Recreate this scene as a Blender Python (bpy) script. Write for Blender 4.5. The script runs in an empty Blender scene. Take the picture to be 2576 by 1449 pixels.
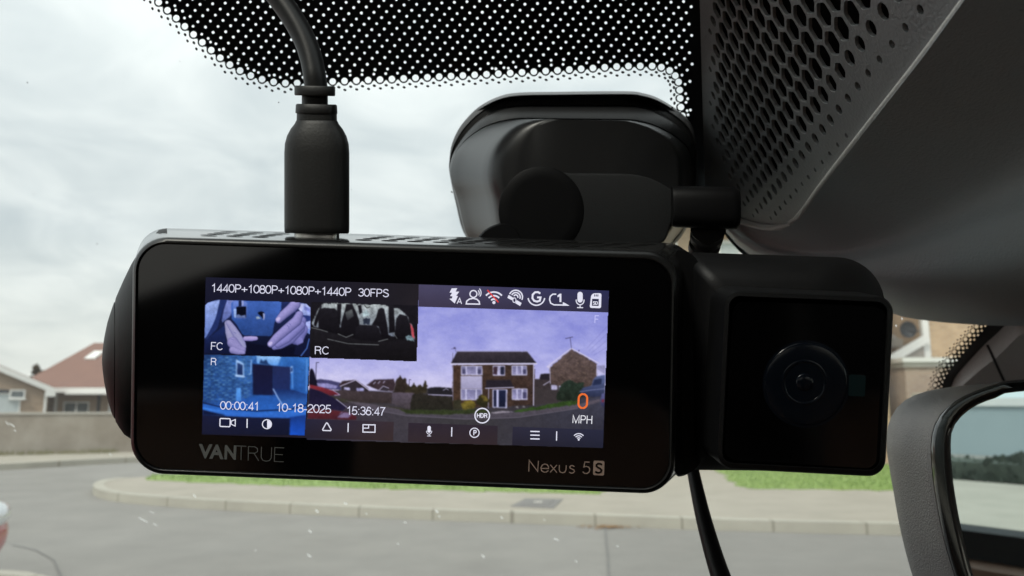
import bpy, bmesh, math, random
from mathutils import Vector, Matrix
random.seed(7)
R = math.radians
SC = bpy.context.scene
COL = SC.collection

# ------------------------------------------------------------------ camera
FPX, CX, CY = 1945.0, 1288.0, 724.5          # focal length and centre, in units of a 2576 px wide frame
PITCH = R(8.8)
EYE = Vector((0, 0, 1.3))
cam_d = bpy.data.cameras.new('camera')
cam = bpy.data.objects.new('camera', cam_d); COL.objects.link(cam)
cam.location = EYE
cam.rotation_euler = (R(90) + PITCH, 0, 0)
cam_d.sensor_width = 36.0
cam_d.lens = 36.0 * FPX / 2576.0
cam_d.clip_start = 0.01
cam_d.clip_end = 3000
cam_d.dof.use_dof = True
cam_d.dof.focus_distance = 0.164
cam_d.dof.aperture_fstop = 33
SC.camera = cam

# ------------------------------------------------------------------ sky and sun
SUN_EL, SUN_AZ = R(48), R(215)                # azimuth clockwise from +Y: behind and to the left
world = bpy.data.worlds.new('World'); SC.world = world
world.use_nodes = True
wn, wl = world.node_tree.nodes, world.node_tree.links
wn.clear()
def wnode(t, **k):
    n = wn.new(t)
    for a, b in k.items(): setattr(n, a, b)
    return n
w_out = wnode('ShaderNodeOutputWorld'); w_bg = wnode('ShaderNodeBackground')
w_bg.inputs['Strength'].default_value = 0.1
sky = wnode('ShaderNodeTexSky', sky_type='NISHITA', sun_disc=False)
sky.sun_elevation = SUN_EL; sky.sun_rotation = SUN_AZ
tc = wnode('ShaderNodeTexCoord'); sep = wnode('ShaderNodeSeparateXYZ')
wl.new(tc.outputs['Generated'], sep.inputs[0])
zc = wnode('ShaderNodeMath', operation='MAXIMUM'); zc.inputs[1].default_value = 0.0
wl.new(sep.outputs['Z'], zc.inputs[0])
za = wnode('ShaderNodeMath', operation='ADD'); za.inputs[1].default_value = 0.22
wl.new(zc.outputs[0], za.inputs[0])
dx = wnode('ShaderNodeMath', operation='DIVIDE'); dy = wnode('ShaderNodeMath', operation='DIVIDE')
wl.new(sep.outputs['X'], dx.inputs[0]); wl.new(za.outputs[0], dx.inputs[1])
wl.new(sep.outputs['Y'], dy.inputs[0]); wl.new(za.outputs[0], dy.inputs[1])
cmb = wnode('ShaderNodeCombineXYZ'); wl.new(dx.outputs[0], cmb.inputs[0]); wl.new(dy.outputs[0], cmb.inputs[1])
cn = wnode('ShaderNodeTexNoise'); cn.inputs['Scale'].default_value = 2.7; cn.inputs['Detail'].default_value = 5.0
cn.inputs['Roughness'].default_value = 0.52; cn.inputs['Distortion'].default_value = 0.5
wl.new(cmb.outputs[0], cn.inputs['Vector'])
cr = wnode('ShaderNodeValToRGB')
cr.color_ramp.elements[0].position = 0.30; cr.color_ramp.elements[0].color = (6.5, 7.15, 7.45, 1)
cr.color_ramp.elements[1].position = 0.66; cr.color_ramp.elements[1].color = (9.9, 10.3, 10.3, 1)
wl.new(cn.outputs['Fac'], cr.inputs[0])
zr = wnode('ShaderNodeMapRange'); zr.inputs['From Max'].default_value = 1.0
zr.inputs['From Min'].default_value = 0.25
zr.inputs['To Min'].default_value = 1.0; zr.inputs['To Max'].default_value = 1.7
wl.new(sep.outputs['Z'], zr.inputs['Value'])
cm = wnode('ShaderNodeVectorMath', operation='SCALE')
wl.new(cr.outputs[0], cm.inputs[0]); wl.new(zr.outputs[0], cm.inputs['Scale'])
mx = wnode('ShaderNodeMixRGB'); mx.inputs['Fac'].default_value = 0.90   # cloud cover
wl.new(sky.outputs[0], mx.inputs['Color1']); wl.new(cm.outputs[0], mx.inputs['Color2'])
wz = wnode('ShaderNodeMapRange'); wz.inputs['From Min'].default_value = 0.20; wz.inputs['From Max'].default_value = 0.03; wz.inputs['To Min'].default_value = 0.0; wz.inputs['To Max'].default_value = 0.55
wl.new(sep.outputs['Z'], wz.inputs['Value'])
wx = wnode('ShaderNodeMixRGB'); wx.inputs['Color2'].default_value = (9.6, 9.5, 8.7, 1)          # pale warm band of thinner cloud above the horizon
wl.new(wz.outputs[0], wx.inputs['Fac']); wl.new(mx.outputs[0], wx.inputs['Color1']); wl.new(wx.outputs[0], w_bg.inputs['Color']); wl.new(w_bg.outputs[0], w_out.inputs['Surface'])

sun_d = bpy.data.lights.new('sun', 'SUN'); sun_d.energy = 2.4; sun_d.angle = R(12); sun_d.color = (1.0, 0.95, 0.86)
sun = bpy.data.objects.new('sun', sun_d); COL.objects.link(sun)
sd = Vector((math.sin(SUN_AZ) * math.cos(SUN_EL), math.cos(SUN_AZ) * math.cos(SUN_EL), math.sin(SUN_EL)))
sun.rotation_euler = sd.to_track_quat('Z', 'Y').to_euler()
sun.location = (0, -20, 30)

SC.view_settings.view_transform = 'Standard'
SC.view_settings.look = 'None'
SC.view_settings.exposure = 0.0
SC.view_settings.gamma = 1.0
SC.render.engine = 'CYCLES'
SC.cycles.use_denoising = True
SC.cycles.max_bounces = 8
SC.cycles.transparent_max_bounces = 16
SC.cycles.caustics_reflective = False
SC.cycles.caustics_refractive = False

# ------------------------------------------------------------------ geometry helpers
CF, SF = math.cos(PITCH), math.sin(PITCH)
RIGHT = Vector((1, 0, 0)); FWD = Vector((0, CF, SF)); UP = Vector((0, -SF, CF))
def P(px, py, d):
    """point in the place seen at frame coordinates px, py at distance d along the view axis"""
    return EYE + FWD * d + RIGHT * ((px - CX) / FPX * d) + UP * (-(py - CY) / FPX * d)
def ray(px, py):
    return FWD + RIGHT * ((px - CX) / FPX) + UP * (-(py - CY) / FPX)
def plane_hit(px, py, p0, n, lift=0.0):
    r = ray(px, py)
    return EYE + r * ((p0 - EYE).dot(n) / r.dot(n)) + n * lift
# the windscreen plane, raked 25 degrees
RAKE = R(25)
WS_P = P(1450, 350, 0.25)
WS_N = Vector((0, -math.sin(RAKE), -math.cos(RAKE)))     # towards the cabin
def WS(px, py, lift=0.0): return plane_hit(px, py, WS_P, WS_N, lift)
def ground(px, py, z=0.0):
    r = ray(px, py); return EYE + r * ((z - EYE.z) / r.z)
def at_y(px, py, y):
    r = ray(px, py); return EYE + r * (y / r.y)

ROOTS = {}
def root_loc(o):
    while o.parent: o = o.parent
    return o.location
def setp(o, label=None, cat=None, group=None, kind=None):
    if label: o['label'] = label
    if cat: o['category'] = cat
    if group: o['group'] = group
    if kind: o['kind'] = kind
    return o
def thing(name, label, cat, loc, group=None):
    o = bpy.data.objects.new(name, None); COL.objects.link(o)
    o.location = loc; o.empty_display_size = 0.05
    return setp(o, label, cat, group)
def mk(name, vs, fs, mat, parent=None, smooth=None, loc=None):
    """one mesh object from world-space vertices; smooth = sharp-edge angle in degrees"""
    base = Vector(root_loc(parent)) if parent else Vector(loc if loc is not None else (0, 0, 0))
    me = bpy.data.meshes.new(name)
    me.from_pydata([tuple(Vector(v) - base) for v in vs], [], fs)
    me.validate()
    bm = bmesh.new(); bm.from_mesh(me)
    bmesh.ops.recalc_face_normals(bm, faces=bm.faces[:])
    bm.to_mesh(me); bm.free()
    if smooth is not None:
        for p in me.polygons: p.use_smooth = True
        me.set_sharp_from_angle(angle=R(smooth))
    for m in (mat if isinstance(mat, (list, tuple)) else [mat]): me.materials.append(m)
    o = bpy.data.objects.new(name, me); COL.objects.link(o)
    if parent: o.parent = parent
    else: o.location = base
    return o
class MB:
    """collects shapes that belong to one part"""
    def __init__(s): s.v = []; s.f = []
    def add(s, vs, fs):
        k = len(s.v); s.v += [Vector(v) for v in vs]; s.f += [tuple(i + k for i in f) for f in fs]; return s
    def box(s, x0, x1, y0, y1, z0, z1):
        vs = [(x, y, z) for x in (x0, x1) for y in (y0, y1) for z in (z0, z1)]
        return s.add(vs, [(0, 1, 3, 2), (4, 6, 7, 5), (0, 4, 5, 1), (2, 3, 7, 6), (0, 2, 6, 4), (1, 5, 7, 3)])
    def beam(s, a, b, w, h, up=Vector((0, 0, 1))):
        a, b = Vector(a), Vector(b); d = (b - a).normalized(); u = d.cross(up)
        u = u.normalized() * w / 2; v = u.normalized().cross(d) * h / 2
        vs = [p + i * u + j * v for p in (a, b) for i, j in ((-1, -1), (1, -1), (1, 1), (-1, 1))]
        return s.add(vs, [(0, 1, 2, 3), (7, 6, 5, 4), (0, 4, 5, 1), (1, 5, 6, 2), (2, 6, 7, 3), (3, 7, 4, 0)])
    def loft(s, secs, cap0=True, cap1=True, closed=True):
        n = len(secs[0]); vs = [v for q in secs for v in q]; fs = []
        for k in range(len(secs) - 1):
            for i in range(n if closed else n - 1):
                j = (i + 1) % n
                fs.append((k * n + i, k * n + j, (k + 1) * n + j, (k + 1) * n + i))
        if cap0: fs.append(tuple(range(n)))
        if cap1: fs.append(tuple((len(secs) - 1) * n + i for i in reversed(range(n))))
        return s.add(vs, fs)
    def tube(s, pts, rad, n=16, caps=True, flat=1.0):
        pts = [Vector(p) for p in pts]; secs = []; ref = Vector((0, 1, 0.01))
        for i, p in enumerate(pts):
            t = (pts[min(i + 1, len(pts) - 1)] - pts[max(i - 1, 0)]).normalized()
            u = t.cross(ref).normalized(); w = t.cross(u)
            r = rad[i] if isinstance(rad, (list, tuple)) else rad
            secs.append([p + u * math.cos(a) * r + w * math.sin(a) * r * flat for a in [2 * math.pi * k / n for k in range(n)]])
        return s.loft(secs, caps, caps)
    def build(s, name, mat, parent=None, smooth=None, loc=None):
        return mk(name, s.v, s.f, mat, parent, smooth, loc)

def catmull(pts, n, closed=True):
    m = len(pts); out = []
    segs = m if closed else m - 1
    for i in range(segs):
        if closed: a, b, c, d = pts[i - 1], pts[i], pts[(i + 1) % m], pts[(i + 2) % m]
        else: a, b, c, d = pts[max(i - 1, 0)], pts[i], pts[i + 1], pts[min(i + 2, m - 1)]
        for k in range(n):
            t = k / n
            out.append(tuple(0.5 * (2 * b[j] + (c[j] - a[j]) * t + (2 * a[j] - 5 * b[j] + 4 * c[j] - d[j]) * t * t + (3 * b[j] - a[j] - 3 * c[j] + d[j]) * t ** 3) for j in range(len(b))))
    if not closed: out.append(tuple(pts[-1]))
    return out
def resample(pts, n, closed=True):
    q = list(pts) + ([pts[0]] if closed else [])
    L = [0]
    for a, b in zip(q, q[1:]): L.append(L[-1] + math.dist(a, b))
    out = []; k = 0; tot = L[-1]
    for i in range(n):
        t = tot * i / (n if closed else n - 1)
        while k < len(L) - 2 and L[k + 1] < t: k += 1
        f = (t - L[k]) / max(1e-9, L[k + 1] - L[k])
        out.append(tuple(q[k][j] + (q[k + 1][j] - q[k][j]) * f for j in range(len(q[0]))))
    return out
def offset2(pts, d):
    """move a closed outline inwards by d"""
    n = len(pts); area = sum(pts[i][0] * pts[(i + 1) % n][1] - pts[(i + 1) % n][0] * pts[i][1] for i in range(n))
    sg = 1 if area > 0 else -1; out = []
    for i in range(n):
        a, b = pts[i - 1], pts[(i + 1) % n]; tx, ty = b[0] - a[0], b[1] - a[1]; l = math.hypot(tx, ty) or 1
        out.append((pts[i][0] - sg * ty / l * d, pts[i][1] + sg * tx / l * d))
    return out
def rrect(quad, r, k=8):
    """quad with rounded corners; r = one radius or four"""
    out = []
    for i in range(4):
        rr = r[i] if isinstance(r, (list, tuple)) else r
        p = Vector(quad[i]); a = (Vector(quad[i - 1]) - p).normalized(); b = (Vector(quad[(i + 1) % 4]) - p).normalized()
        for j in range(k + 1):
            t = R(90) * j / k
            q = p + a * rr * (1 - math.sin(t)) + b * rr * (1 - math.cos(t))
            out.append((q.x, q.y))
    return out
def lift(pts, d): return [P(x, y, d) for x, y in pts]
def fill2d(loops):
    """triangulated 2-D area between an outline and its holes"""
    cu = bpy.data.curves.new('fill', 'CURVE'); cu.dimensions = '2D'; cu.fill_mode = 'BOTH'
    for lp in loops:
        sp = cu.splines.new('POLY'); sp.points.add(len(lp) - 1)
        for i, (x, y) in enumerate(lp): sp.points[i].co = (x * 0.01, y * 0.01, 0, 1)
        sp.use_cyclic_u = True
    o = bpy.data.objects.new('fill', cu); COL.objects.link(o)
    bpy.context.view_layer.update()
    me = bpy.data.meshes.new_from_object(o.evaluated_get(bpy.context.evaluated_depsgraph_get()))
    vs = [(v.co.x * 100, v.co.y * 100) for v in me.vertices]; fs = [tuple(p.vertices) for p in me.polygons]
    bpy.data.objects.remove(o); bpy.data.curves.remove(cu); bpy.data.meshes.remove(me)
    return vs, fs
def text2d(s, bold=0.0):
    cu = bpy.data.curves.new('txt', 'FONT'); cu.body = s; cu.size = 1.0; cu.fill_mode = 'FRONT'; cu.offset = bold; cu.resolution_u = 4
    o = bpy.data.objects.new('txt', cu); COL.objects.link(o); bpy.context.view_layer.update()
    me = bpy.data.meshes.new_from_object(o.evaluated_get(bpy.context.evaluated_depsgraph_get()))
    vs = [(v.co.x, v.co.y) for v in me.vertices]; fs = [tuple(p.vertices) for p in me.polygons]
    bpy.data.objects.remove(o); bpy.data.curves.remove(cu); bpy.data.meshes.remove(me)
    x0 = min(v[0] for v in vs); x1 = max(v[0] for v in vs); y0 = min(v[1] for v in vs); y1 = max(v[1] for v in vs)
    return [((x - x0) / (x1 - x0), (y - y0) / (y1 - y0)) for x, y in vs], fs
def ribbon(pts, w, closed=False):
    """2-D stroke of even width with mitred joins"""
    n = len(pts); L = []; Rr = []
    for i in range(n):
        if closed: a, b, c = pts[i - 1], pts[i], pts[(i + 1) % n]
        else: a, b, c = pts[max(i - 1, 0)], pts[i], pts[min(i + 1, n - 1)]
        d1 = Vector((b[0] - a[0], b[1] - a[1])); d2 = Vector((c[0] - b[0], c[1] - b[1]))
        if d1.length < 1e-9: d1 = d2
        if d2.length < 1e-9: d2 = d1
        d1.normalize(); d2.normalize(); t = (d1 + d2)
        if t.length < 1e-6: t = d1.copy()
        t.normalize(); nn = Vector((-t.y, t.x)); k = w / 2 / max(0.4, nn.dot(Vector((-d1.y, d1.x))))
        L.append((b[0] + nn.x * k, b[1] + nn.y * k)); Rr.append((b[0] - nn.x * k, b[1] - nn.y * k))
    vs = L + Rr; fs = [(i, (i + 1) % n, n + (i + 1) % n, n + i) for i in range(n if closed else n - 1)]
    return vs, fs
def arc(cx, cy, r, a0, a1, n=14, ry=None):
    return [(cx + r * math.cos(R(a0 + (a1 - a0) * i / n)), cy + (ry or r) * math.sin(R(a0 + (a1 - a0) * i / n))) for i in range(n + 1)]

def earc(cx, cy, rx, ry, a0, a1, n=10):
    return [(cx + rx * math.cos(R(a0 + (a1 - a0) * i / n)), cy + ry * math.sin(R(a0 + (a1 - a0) * i / n))) for i in range(n + 1)]
# thin upright sans lettering as strokes: width, then lines in a cell one unit high
GLY = {
 '0': (.56, [earc(.28, .5, .25, .46, 90, 445, 26)]),
 '1': (.56, [[(.12, .74), (.24, .80), (.33, .96), (.33, 0)]]),
 '2': (.56, [earc(.28, .70, .23, .26, 175, -30, 12) + [(.36, .44), (.14, .22), (.05, .045), (.53, .045)]]),
 '3': (.56, [earc(.27, .73, .21, .23, 165, -80, 12) + [(.22, .52)], [(.22, .52)] + earc(.27, .27, .24, .24, 85, -165, 13)]),
 '4': (.56, [[(.40, 0), (.40, .93), (.05, .26), (.54, .26)]]),
 '5': (.56, [[(.49, .955), (.14, .955), (.08, .50)] + earc(.27, .30, .24, .27, 150, -160, 14)]),
 '6': (.56, [[(.49, .76)] + earc(.29, .70, .20, .26, 30, 110, 6) + earc(.36, .42, .31, .36, 135, 185, 5) + earc(.28, .30, .24, .27, 180, 525, 20)]),
 '7': (.56, [[(.05, .955), (.51, .955), (.36, .66), (.25, .34), (.20, 0)]]),
 '8': (.56, [earc(.28, .74, .20, .22, -90, 265, 20), earc(.28, .27, .24, .25, 90, 445, 22)]),
 'P': (.64, [[(.10, 0), (.10, .955), (.36, .955)] + earc(.36, .71, .21, .245, 80, -80, 9) + [(.36, .465), (.12, .465)]]),
 'F': (.58, [[(.10, 0), (.10, .955), (.54, .955)], [(.125, .50), (.48, .50)]]),
 'S': (.62, [earc(.31, .73, .22, .23, 15, 190, 12) + [(.14, .62), (.32, .52), (.50, .43)] + earc(.31, .28, .25, .24, 35, -165, 13)]),
 'C': (.70, [earc(.37, .5, .30, .46, 40, 320, 22)]),
 'R': (.68, [[(.10, 0), (.10, .955), (.38, .955)] + earc(.38, .73, .21, .225, 80, -80, 9) + [(.38, .505), (.125, .505)], [(.40, .49), (.52, .42), (.56, .18), (.60, 0)]]),
 'M': (.82, [[(.09, 0), (.09, .96), (.40, .04), (.72, .96), (.72, 0)]]),
 'H': (.70, [[(.10, 0), (.10, 1)], [(.60, 0), (.60, 1)], [(.125, .51), (.575, .51)]]),
 'A': (.66, [[(.03, 0), (.33, .97), (.63, 0)], [(.15, .33), (.51, .33)]]),
 'D': (.70, [[(.10, .045), (.10, .955), (.32, .955)] + earc(.32, .5, .28, .455, 80, -80, 14) + [(.32, .045), (.08, .045)]]),
 '+': (.60, [[(.30, .12), (.30, .68)], [(.02, .40), (.265, .40)], [(.335, .40), (.58, .40)]]),
 '-': (.36, [[(.04, .34), (.32, .34)]]),
 ':': (.28, [[(.14, 0), (.14, .11)], [(.14, .60), (.14, .71)]]),
 ' ': (.30, []),
}
def strokes(s, p0, p1, h, w):
    """one line of stroke lettering whose baseline runs from p0 to p1 (y down)"""
    tot = sum(GLY[c][0] for c in s); ux, uy = p1[0] - p0[0], p1[1] - p0[1]; l = math.hypot(ux, uy); nx, ny = uy / l, -ux / l
    vs, fs, x0 = [], [], 0.0
    for c in s:
        for ln in GLY[c][1]:
            pts = [(p0[0] + ux * (x0 + x) / tot + nx * h * y, p0[1] + uy * (x0 + x) / tot + ny * h * y) for x, y in ln]
            v, f = ribbon(pts, w); k = len(vs); vs += v; fs += [tuple(i + k for i in q) for q in f]
        x0 += GLY[c][0]
    return vs, fs

# ------------------------------------------------------------------ materials
def lin(c):
    if isinstance(c, str): c = [int(c[i:i + 2], 16) / 255 for i in (0, 2, 4)]
    elif max(c) > 1.0: c = [x / 255 for x in c]
    return tuple((x / 12.92 if x <= 0.04045 else ((x + 0.055) / 1.055) ** 2.4) for x in c) + (1.0,)
def mat(name, base, rough=0.5, metal=0.0, spec=0.5, noise=None, bump=None, base2=None, detail=6.0, coat=0.0):
    """noise = (scale, contrast position) mixes base with base2; bump = (scale, strength, distance)"""
    m = bpy.data.materials.new(name); m.use_nodes = True; nt = m.node_tree; n, l = nt.nodes, nt.links
    b = n['Principled BSDF']
    b.inputs['Base Color'].default_value = (*base, 1); b.inputs['Roughness'].default_value = rough
    b.inputs['Metallic'].default_value = metal; b.inputs['Specular IOR Level'].default_value = spec
    b.inputs['Coat Weight'].default_value = coat
    t = n.new('ShaderNodeTexCoord')
    if noise:
        q = n.new('ShaderNodeTexNoise'); q.inputs['Scale'].default_value = noise[0]; q.inputs['Detail'].default_value = detail
        q.inputs['Roughness'].default_value = 0.65
        l.new(t.outputs['Object'], q.inputs['Vector'])
        r = n.new('ShaderNodeValToRGB'); r.color_ramp.elements[0].position = 0.5 - noise[1]; r.color_ramp.elements[1].position = 0.5 + noise[1]
        r.color_ramp.elements[0].color = (*base, 1); r.color_ramp.elements[1].color = (*(base2 or base), 1)
        l.new(q.outputs['Fac'], r.inputs[0]); l.new(r.outputs[0], b.inputs['Base Color'])
    if bump:
        q = n.new('ShaderNodeTexNoise'); q.inputs['Scale'].default_value = bump[0]; q.inputs['Detail'].default_value = 3.0
        l.new(t.outputs['Object'], q.inputs['Vector'])
        k = n.new('ShaderNodeBump'); k.inputs['Strength'].default_value = bump[1]; k.inputs['Distance'].default_value = bump[2]
        l.new(q.outputs['Fac'], k.inputs['Height']); l.new(k.outputs[0], b.inputs['Normal'])
    return m
def brick_mat(name, c1, c2, mortar, sx=1.0):
    m = mat(name, c1, 0.85); nt = m.node_tree; n, l = nt.nodes, nt.links; b = n['Principled BSDF']
    t = n.new('ShaderNodeTexCoord'); mp = n.new('ShaderNodeSeparateXYZ'); l.new(t.outputs['Object'], mp.inputs[0])
    ad = n.new('ShaderNodeMath'); ad.operation = 'ADD'; l.new(mp.outputs[0], ad.inputs[0]); l.new(mp.outputs[1], ad.inputs[1])
    cb = n.new('ShaderNodeCombineXYZ'); l.new(ad.outputs[0], cb.inputs[0]); l.new(mp.outputs[2], cb.inputs[1])
    k = n.new('ShaderNodeTexBrick'); k.inputs['Scale'].default_value = 1.0; k.inputs['Brick Width'].default_value = 0.225
    k.inputs['Row Height'].default_value = 0.075; k.inputs['Mortar Size'].default_value = 0.008
    k.inputs['Color1'].default_value = (*c1, 1); k.inputs['Color2'].default_value = (*c2, 1); k.inputs['Mortar'].default_value = (*mortar, 1)
    l.new(cb.outputs[0], k.inputs['Vector'])
    q = n.new('ShaderNodeTexNoise'); q.inputs['Scale'].default_value = 1.7; q.inputs['Detail'].default_value = 6; l.new(t.outputs['Object'], q.inputs['Vector'])
    r = n.new('ShaderNodeMapRange'); r.inputs['To Min'].default_value = 0.72; r.inputs['To Max'].default_value = 1.25; l.new(q.outputs['Fac'], r.inputs[0])
    v = n.new('ShaderNodeVectorMath'); v.operation = 'SCALE'; l.new(k.outputs['Color'], v.inputs[0]); l.new(r.outputs[0], v.inputs['Scale'])
    l.new(v.outputs[0], b.inputs['Base Color'])
    return m
M = {}
M['body'] = mat('black_plastic', (0.005, 0.005, 0.0055), 0.5, spec=0.25, bump=(2600, 0.12, 0.0004))
M['body_top'] = mat('satin_black_plastic', (0.02, 0.02, 0.02), 0.12, spec=1.0)
M['frame'] = mat('dark_bezel_plastic', (0.005, 0.005, 0.005), 0.38, bump=(3000, 0.08, 0.0003))
M['black_glass'] = mat('black_glass', (0.0015, 0.0014, 0.0016), 0.06, spec=0.8)
M['hole'] = mat('recess_black', (0.004, 0.004, 0.004), 0.9, spec=0.1)
M['rubber'] = mat('black_rubber', (0.009, 0.0088, 0.0085), 0.5, spec=0.35, bump=(1800, 0.15, 0.0003))
M['cord'] = mat('black_cable_sheath', (0.004, 0.004, 0.0042), 0.42, spec=0.4, bump=(1800, 0.1, 0.0002))
M['mount'] = mat('matt_black_plastic', (0.008, 0.008, 0.0085), 0.36, spec=0.42, bump=(2200, 0.06, 0.0002))
M['mount_lip'] = mat('mount_rim_plastic', (0.06, 0.06, 0.063), 0.5, spec=0.4, bump=(2200, 0.06, 0.0002))
M['mount_dark'] = mat('deep_black_plastic', (0.003, 0.003, 0.0035), 0.55, spec=0.15)
M['mount_grey'] = mat('charcoal_plastic', (0.017, 0.018, 0.019), 0.5, spec=0.3, bump=(2600, 0.15, 0.0004))
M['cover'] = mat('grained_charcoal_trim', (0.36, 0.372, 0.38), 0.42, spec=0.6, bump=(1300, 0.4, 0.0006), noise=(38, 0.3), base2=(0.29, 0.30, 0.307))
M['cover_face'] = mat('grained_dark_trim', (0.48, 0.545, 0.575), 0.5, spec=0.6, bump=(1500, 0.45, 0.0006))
M['bead'] = mat('edge_highlight_trim', (0.78, 0.78, 0.76), 0.36, spec=0.9, bump=(1500, 0.5, 0.0006))  # pale colour carries the highlight along the ridge
M['frit'] = mat('black_ceramic_frit', (0.007, 0.006, 0.007), 0.35)
M['mirror_case'] = mat('grained_mirror_case', (0.20, 0.196, 0.20), 0.42, bump=(2100, 0.5, 0.0009))
M['gloss_black'] = mat('gloss_black_bezel', (0.006, 0.006, 0.007), 0.12)
M['mirror'] = mat('mirror_silver', (0.80, 0.90, 0.92), 0.012, metal=1.0)
M['trim'] = mat('pillar_trim_cloth', (0.66, 0.63, 0.61), 0.9, bump=(900, 0.4, 0.001), noise=(700, 0.3), base2=(0.58, 0.555, 0.535))
M['seal'] = mat('black_seal', (0.008, 0.008, 0.008), 0.6)
M['cabin'] = mat('dark_cabin_trim', (0.045, 0.045, 0.046), 0.8, noise=(60, 0.3), base2=(0.035, 0.035, 0.036))
M['lining'] = mat('roof_cloth', (0.13, 0.13, 0.128), 0.95, noise=(300, 0.3), base2=(0.11, 0.11, 0.108))
M['leather'] = mat('tan_leather', (0.34, 0.20, 0.135), 0.5, noise=(40, 0.3), base2=(0.28, 0.16, 0.105), bump=(260, 0.4, 0.002))
M['asphalt'] = mat('worn_asphalt', (0.215, 0.206, 0.191), 0.9, noise=(1.3, 0.24), base2=(0.285, 0.274, 0.252), bump=(60, 0.4, 0.01), detail=12)
M['patch'] = mat('patched_asphalt', (0.21, 0.203, 0.188), 0.9, noise=(3.0, 0.25), base2=(0.25, 0.24, 0.222), detail=10)
M['tar'] = mat('tar_joint', (0.15, 0.146, 0.138), 0.9, noise=(5, 0.2), base2=(0.20, 0.195, 0.185))
M['paving'] = mat('pale_pavement', (0.40, 0.365, 0.305), 0.9, noise=(1.6, 0.25), base2=(0.31, 0.285, 0.235), bump=(40, 0.3, 0.01), detail=12)
M['kerb'] = mat('concrete_kerb', (0.47, 0.45, 0.38), 0.9, noise=(2.4, 0.28), base2=(0.36, 0.34, 0.29), detail=12)
_n, _l = M['kerb'].node_tree.nodes, M['kerb'].node_tree.links
_tc = _n.new('ShaderNodeTexCoord'); _sx = _n.new('ShaderNodeSeparateXYZ'); _l.new(_tc.outputs['Object'], _sx.inputs[0])
_md = _n.new('ShaderNodeMath'); _md.operation = 'MODULO'; _md.inputs[1].default_value = 0.915; _ab = _n.new('ShaderNodeMath'); _ab.operation = 'ABSOLUTE'
_l.new(_sx.outputs[0], _ab.inputs[0]); _l.new(_ab.outputs[0], _md.inputs[0])
_lt = _n.new('ShaderNodeMath'); _lt.operation = 'LESS_THAN'; _lt.inputs[1].default_value = 0.022; _l.new(_md.outputs[0], _lt.inputs[0])
_mk = _n.new('ShaderNodeMixRGB'); _mk.inputs['Color2'].default_value = (0.25, 0.23, 0.185, 1)
_src = _n['Principled BSDF'].inputs['Base Color'].links[0].from_socket
_l.new(_lt.outputs[0], _mk.inputs['Fac']); _l.new(_src, _mk.inputs['Color1']); _l.new(_mk.outputs[0], _n['Principled BSDF'].inputs['Base Color'])
M['grass'] = mat('verge_grass', (0.17, 0.28, 0.05), 0.8, noise=(2.2, 0.3), base2=(0.29, 0.39, 0.11), detail=12)
M['blade'] = mat('grass_blade', (0.14, 0.25, 0.05), 0.6, noise=(1.2, 0.25), base2=(0.24, 0.34, 0.10))
M['soil'] = mat('garden_soil', (0.10, 0.085, 0.06), 0.95, noise=(3, 0.3), base2=(0.14, 0.12, 0.08))
M['block'] = mat('rendered_blockwork', (0.37, 0.335, 0.285), 0.95, noise=(0.8, 0.16), base2=(0.22, 0.18, 0.14), bump=(14, 0.4, 0.02), detail=12)
M['coping'] = mat('concrete_coping', (0.52, 0.50, 0.46), 0.9, noise=(3, 0.3), base2=(0.40, 0.38, 0.34))
M['brick_tan'] = brick_mat('tan_brick', (0.53, 0.37, 0.22), (0.42, 0.28, 0.16), (0.46, 0.38, 0.28))
M['brick_brown'] = brick_mat('brown_brick', (0.36, 0.26, 0.18), (0.28, 0.20, 0.14), (0.40, 0.34, 0.27))
M['brick_garden'] = brick_mat('garden_wall_brick', (0.40, 0.29, 0.21), (0.33, 0.23, 0.17), (0.42, 0.36, 0.29))
M['tile_red'] = mat('red_brown_roof_tile', (0.24, 0.135, 0.105), 0.85, noise=(1.4, 0.3), base2=(0.19, 0.11, 0.09), detail=12)
M['tile_grey'] = mat('grey_roof_tile', (0.33, 0.30, 0.27), 0.85, noise=(1.8, 0.3), base2=(0.24, 0.22, 0.20), detail=12)
M['upvc'] = mat('white_upvc', (0.78, 0.78, 0.75), 0.4, noise=(2, 0.3), base2=(0.70, 0.70, 0.68))
M['pane'] = mat('window_pane', (0.10, 0.12, 0.13), 0.05, spec=0.8)
M['net'] = mat('net_curtain', (0.55, 0.60, 0.60), 0.8, noise=(4, 0.3), base2=(0.42, 0.47, 0.48))
M['lead'] = mat('dark_metal', (0.03, 0.035, 0.045), 0.5, noise=(5, .3), base2=(.05, .055, .065))
M['leaf_red'] = mat('dark_red_leaf', (0.10, 0.055, 0.035), 0.7, noise=(3, 0.3), base2=(0.07, 0.06, 0.03))
M['leaf_green'] = mat('green_leaf', (0.05, 0.09, 0.025), 0.6, noise=(3, 0.3), base2=(0.10, 0.13, 0.045))
M['bark'] = mat('bark', (0.09, 0.065, 0.045), 0.9, noise=(8, 0.3), base2=(0.06, 0.045, 0.03))
M['red_paint'] = mat('red_car_paint', (0.42, 0.025, 0.03), 0.3, coat=0.6, noise=(1.5, .4), base2=(0.38, .022, .026))
M['lamp'] = mat('headlamp_glass', (0.75, 0.78, 0.80), 0.12, coat=0.8, noise=(9, 0.2), base2=(0.60, 0.63, 0.66))
M['tyre'] = mat('tyre', (0.02, 0.02, 0.02), 0.8)
M['alloy'] = mat('alloy', (0.5, 0.5, 0.52), 0.35, metal=0.8)
M['iron'] = mat('cast_iron', (0.16, 0.155, 0.15), 0.75, noise=(9, 0.3), base2=(0.22, 0.21, 0.20))
M['fleck'] = mat('dried_fleck', (0.9, 0.9, 0.88), 0.7)
_n, _l = M['fleck'].node_tree.nodes, M['fleck'].node_tree.links
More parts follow.
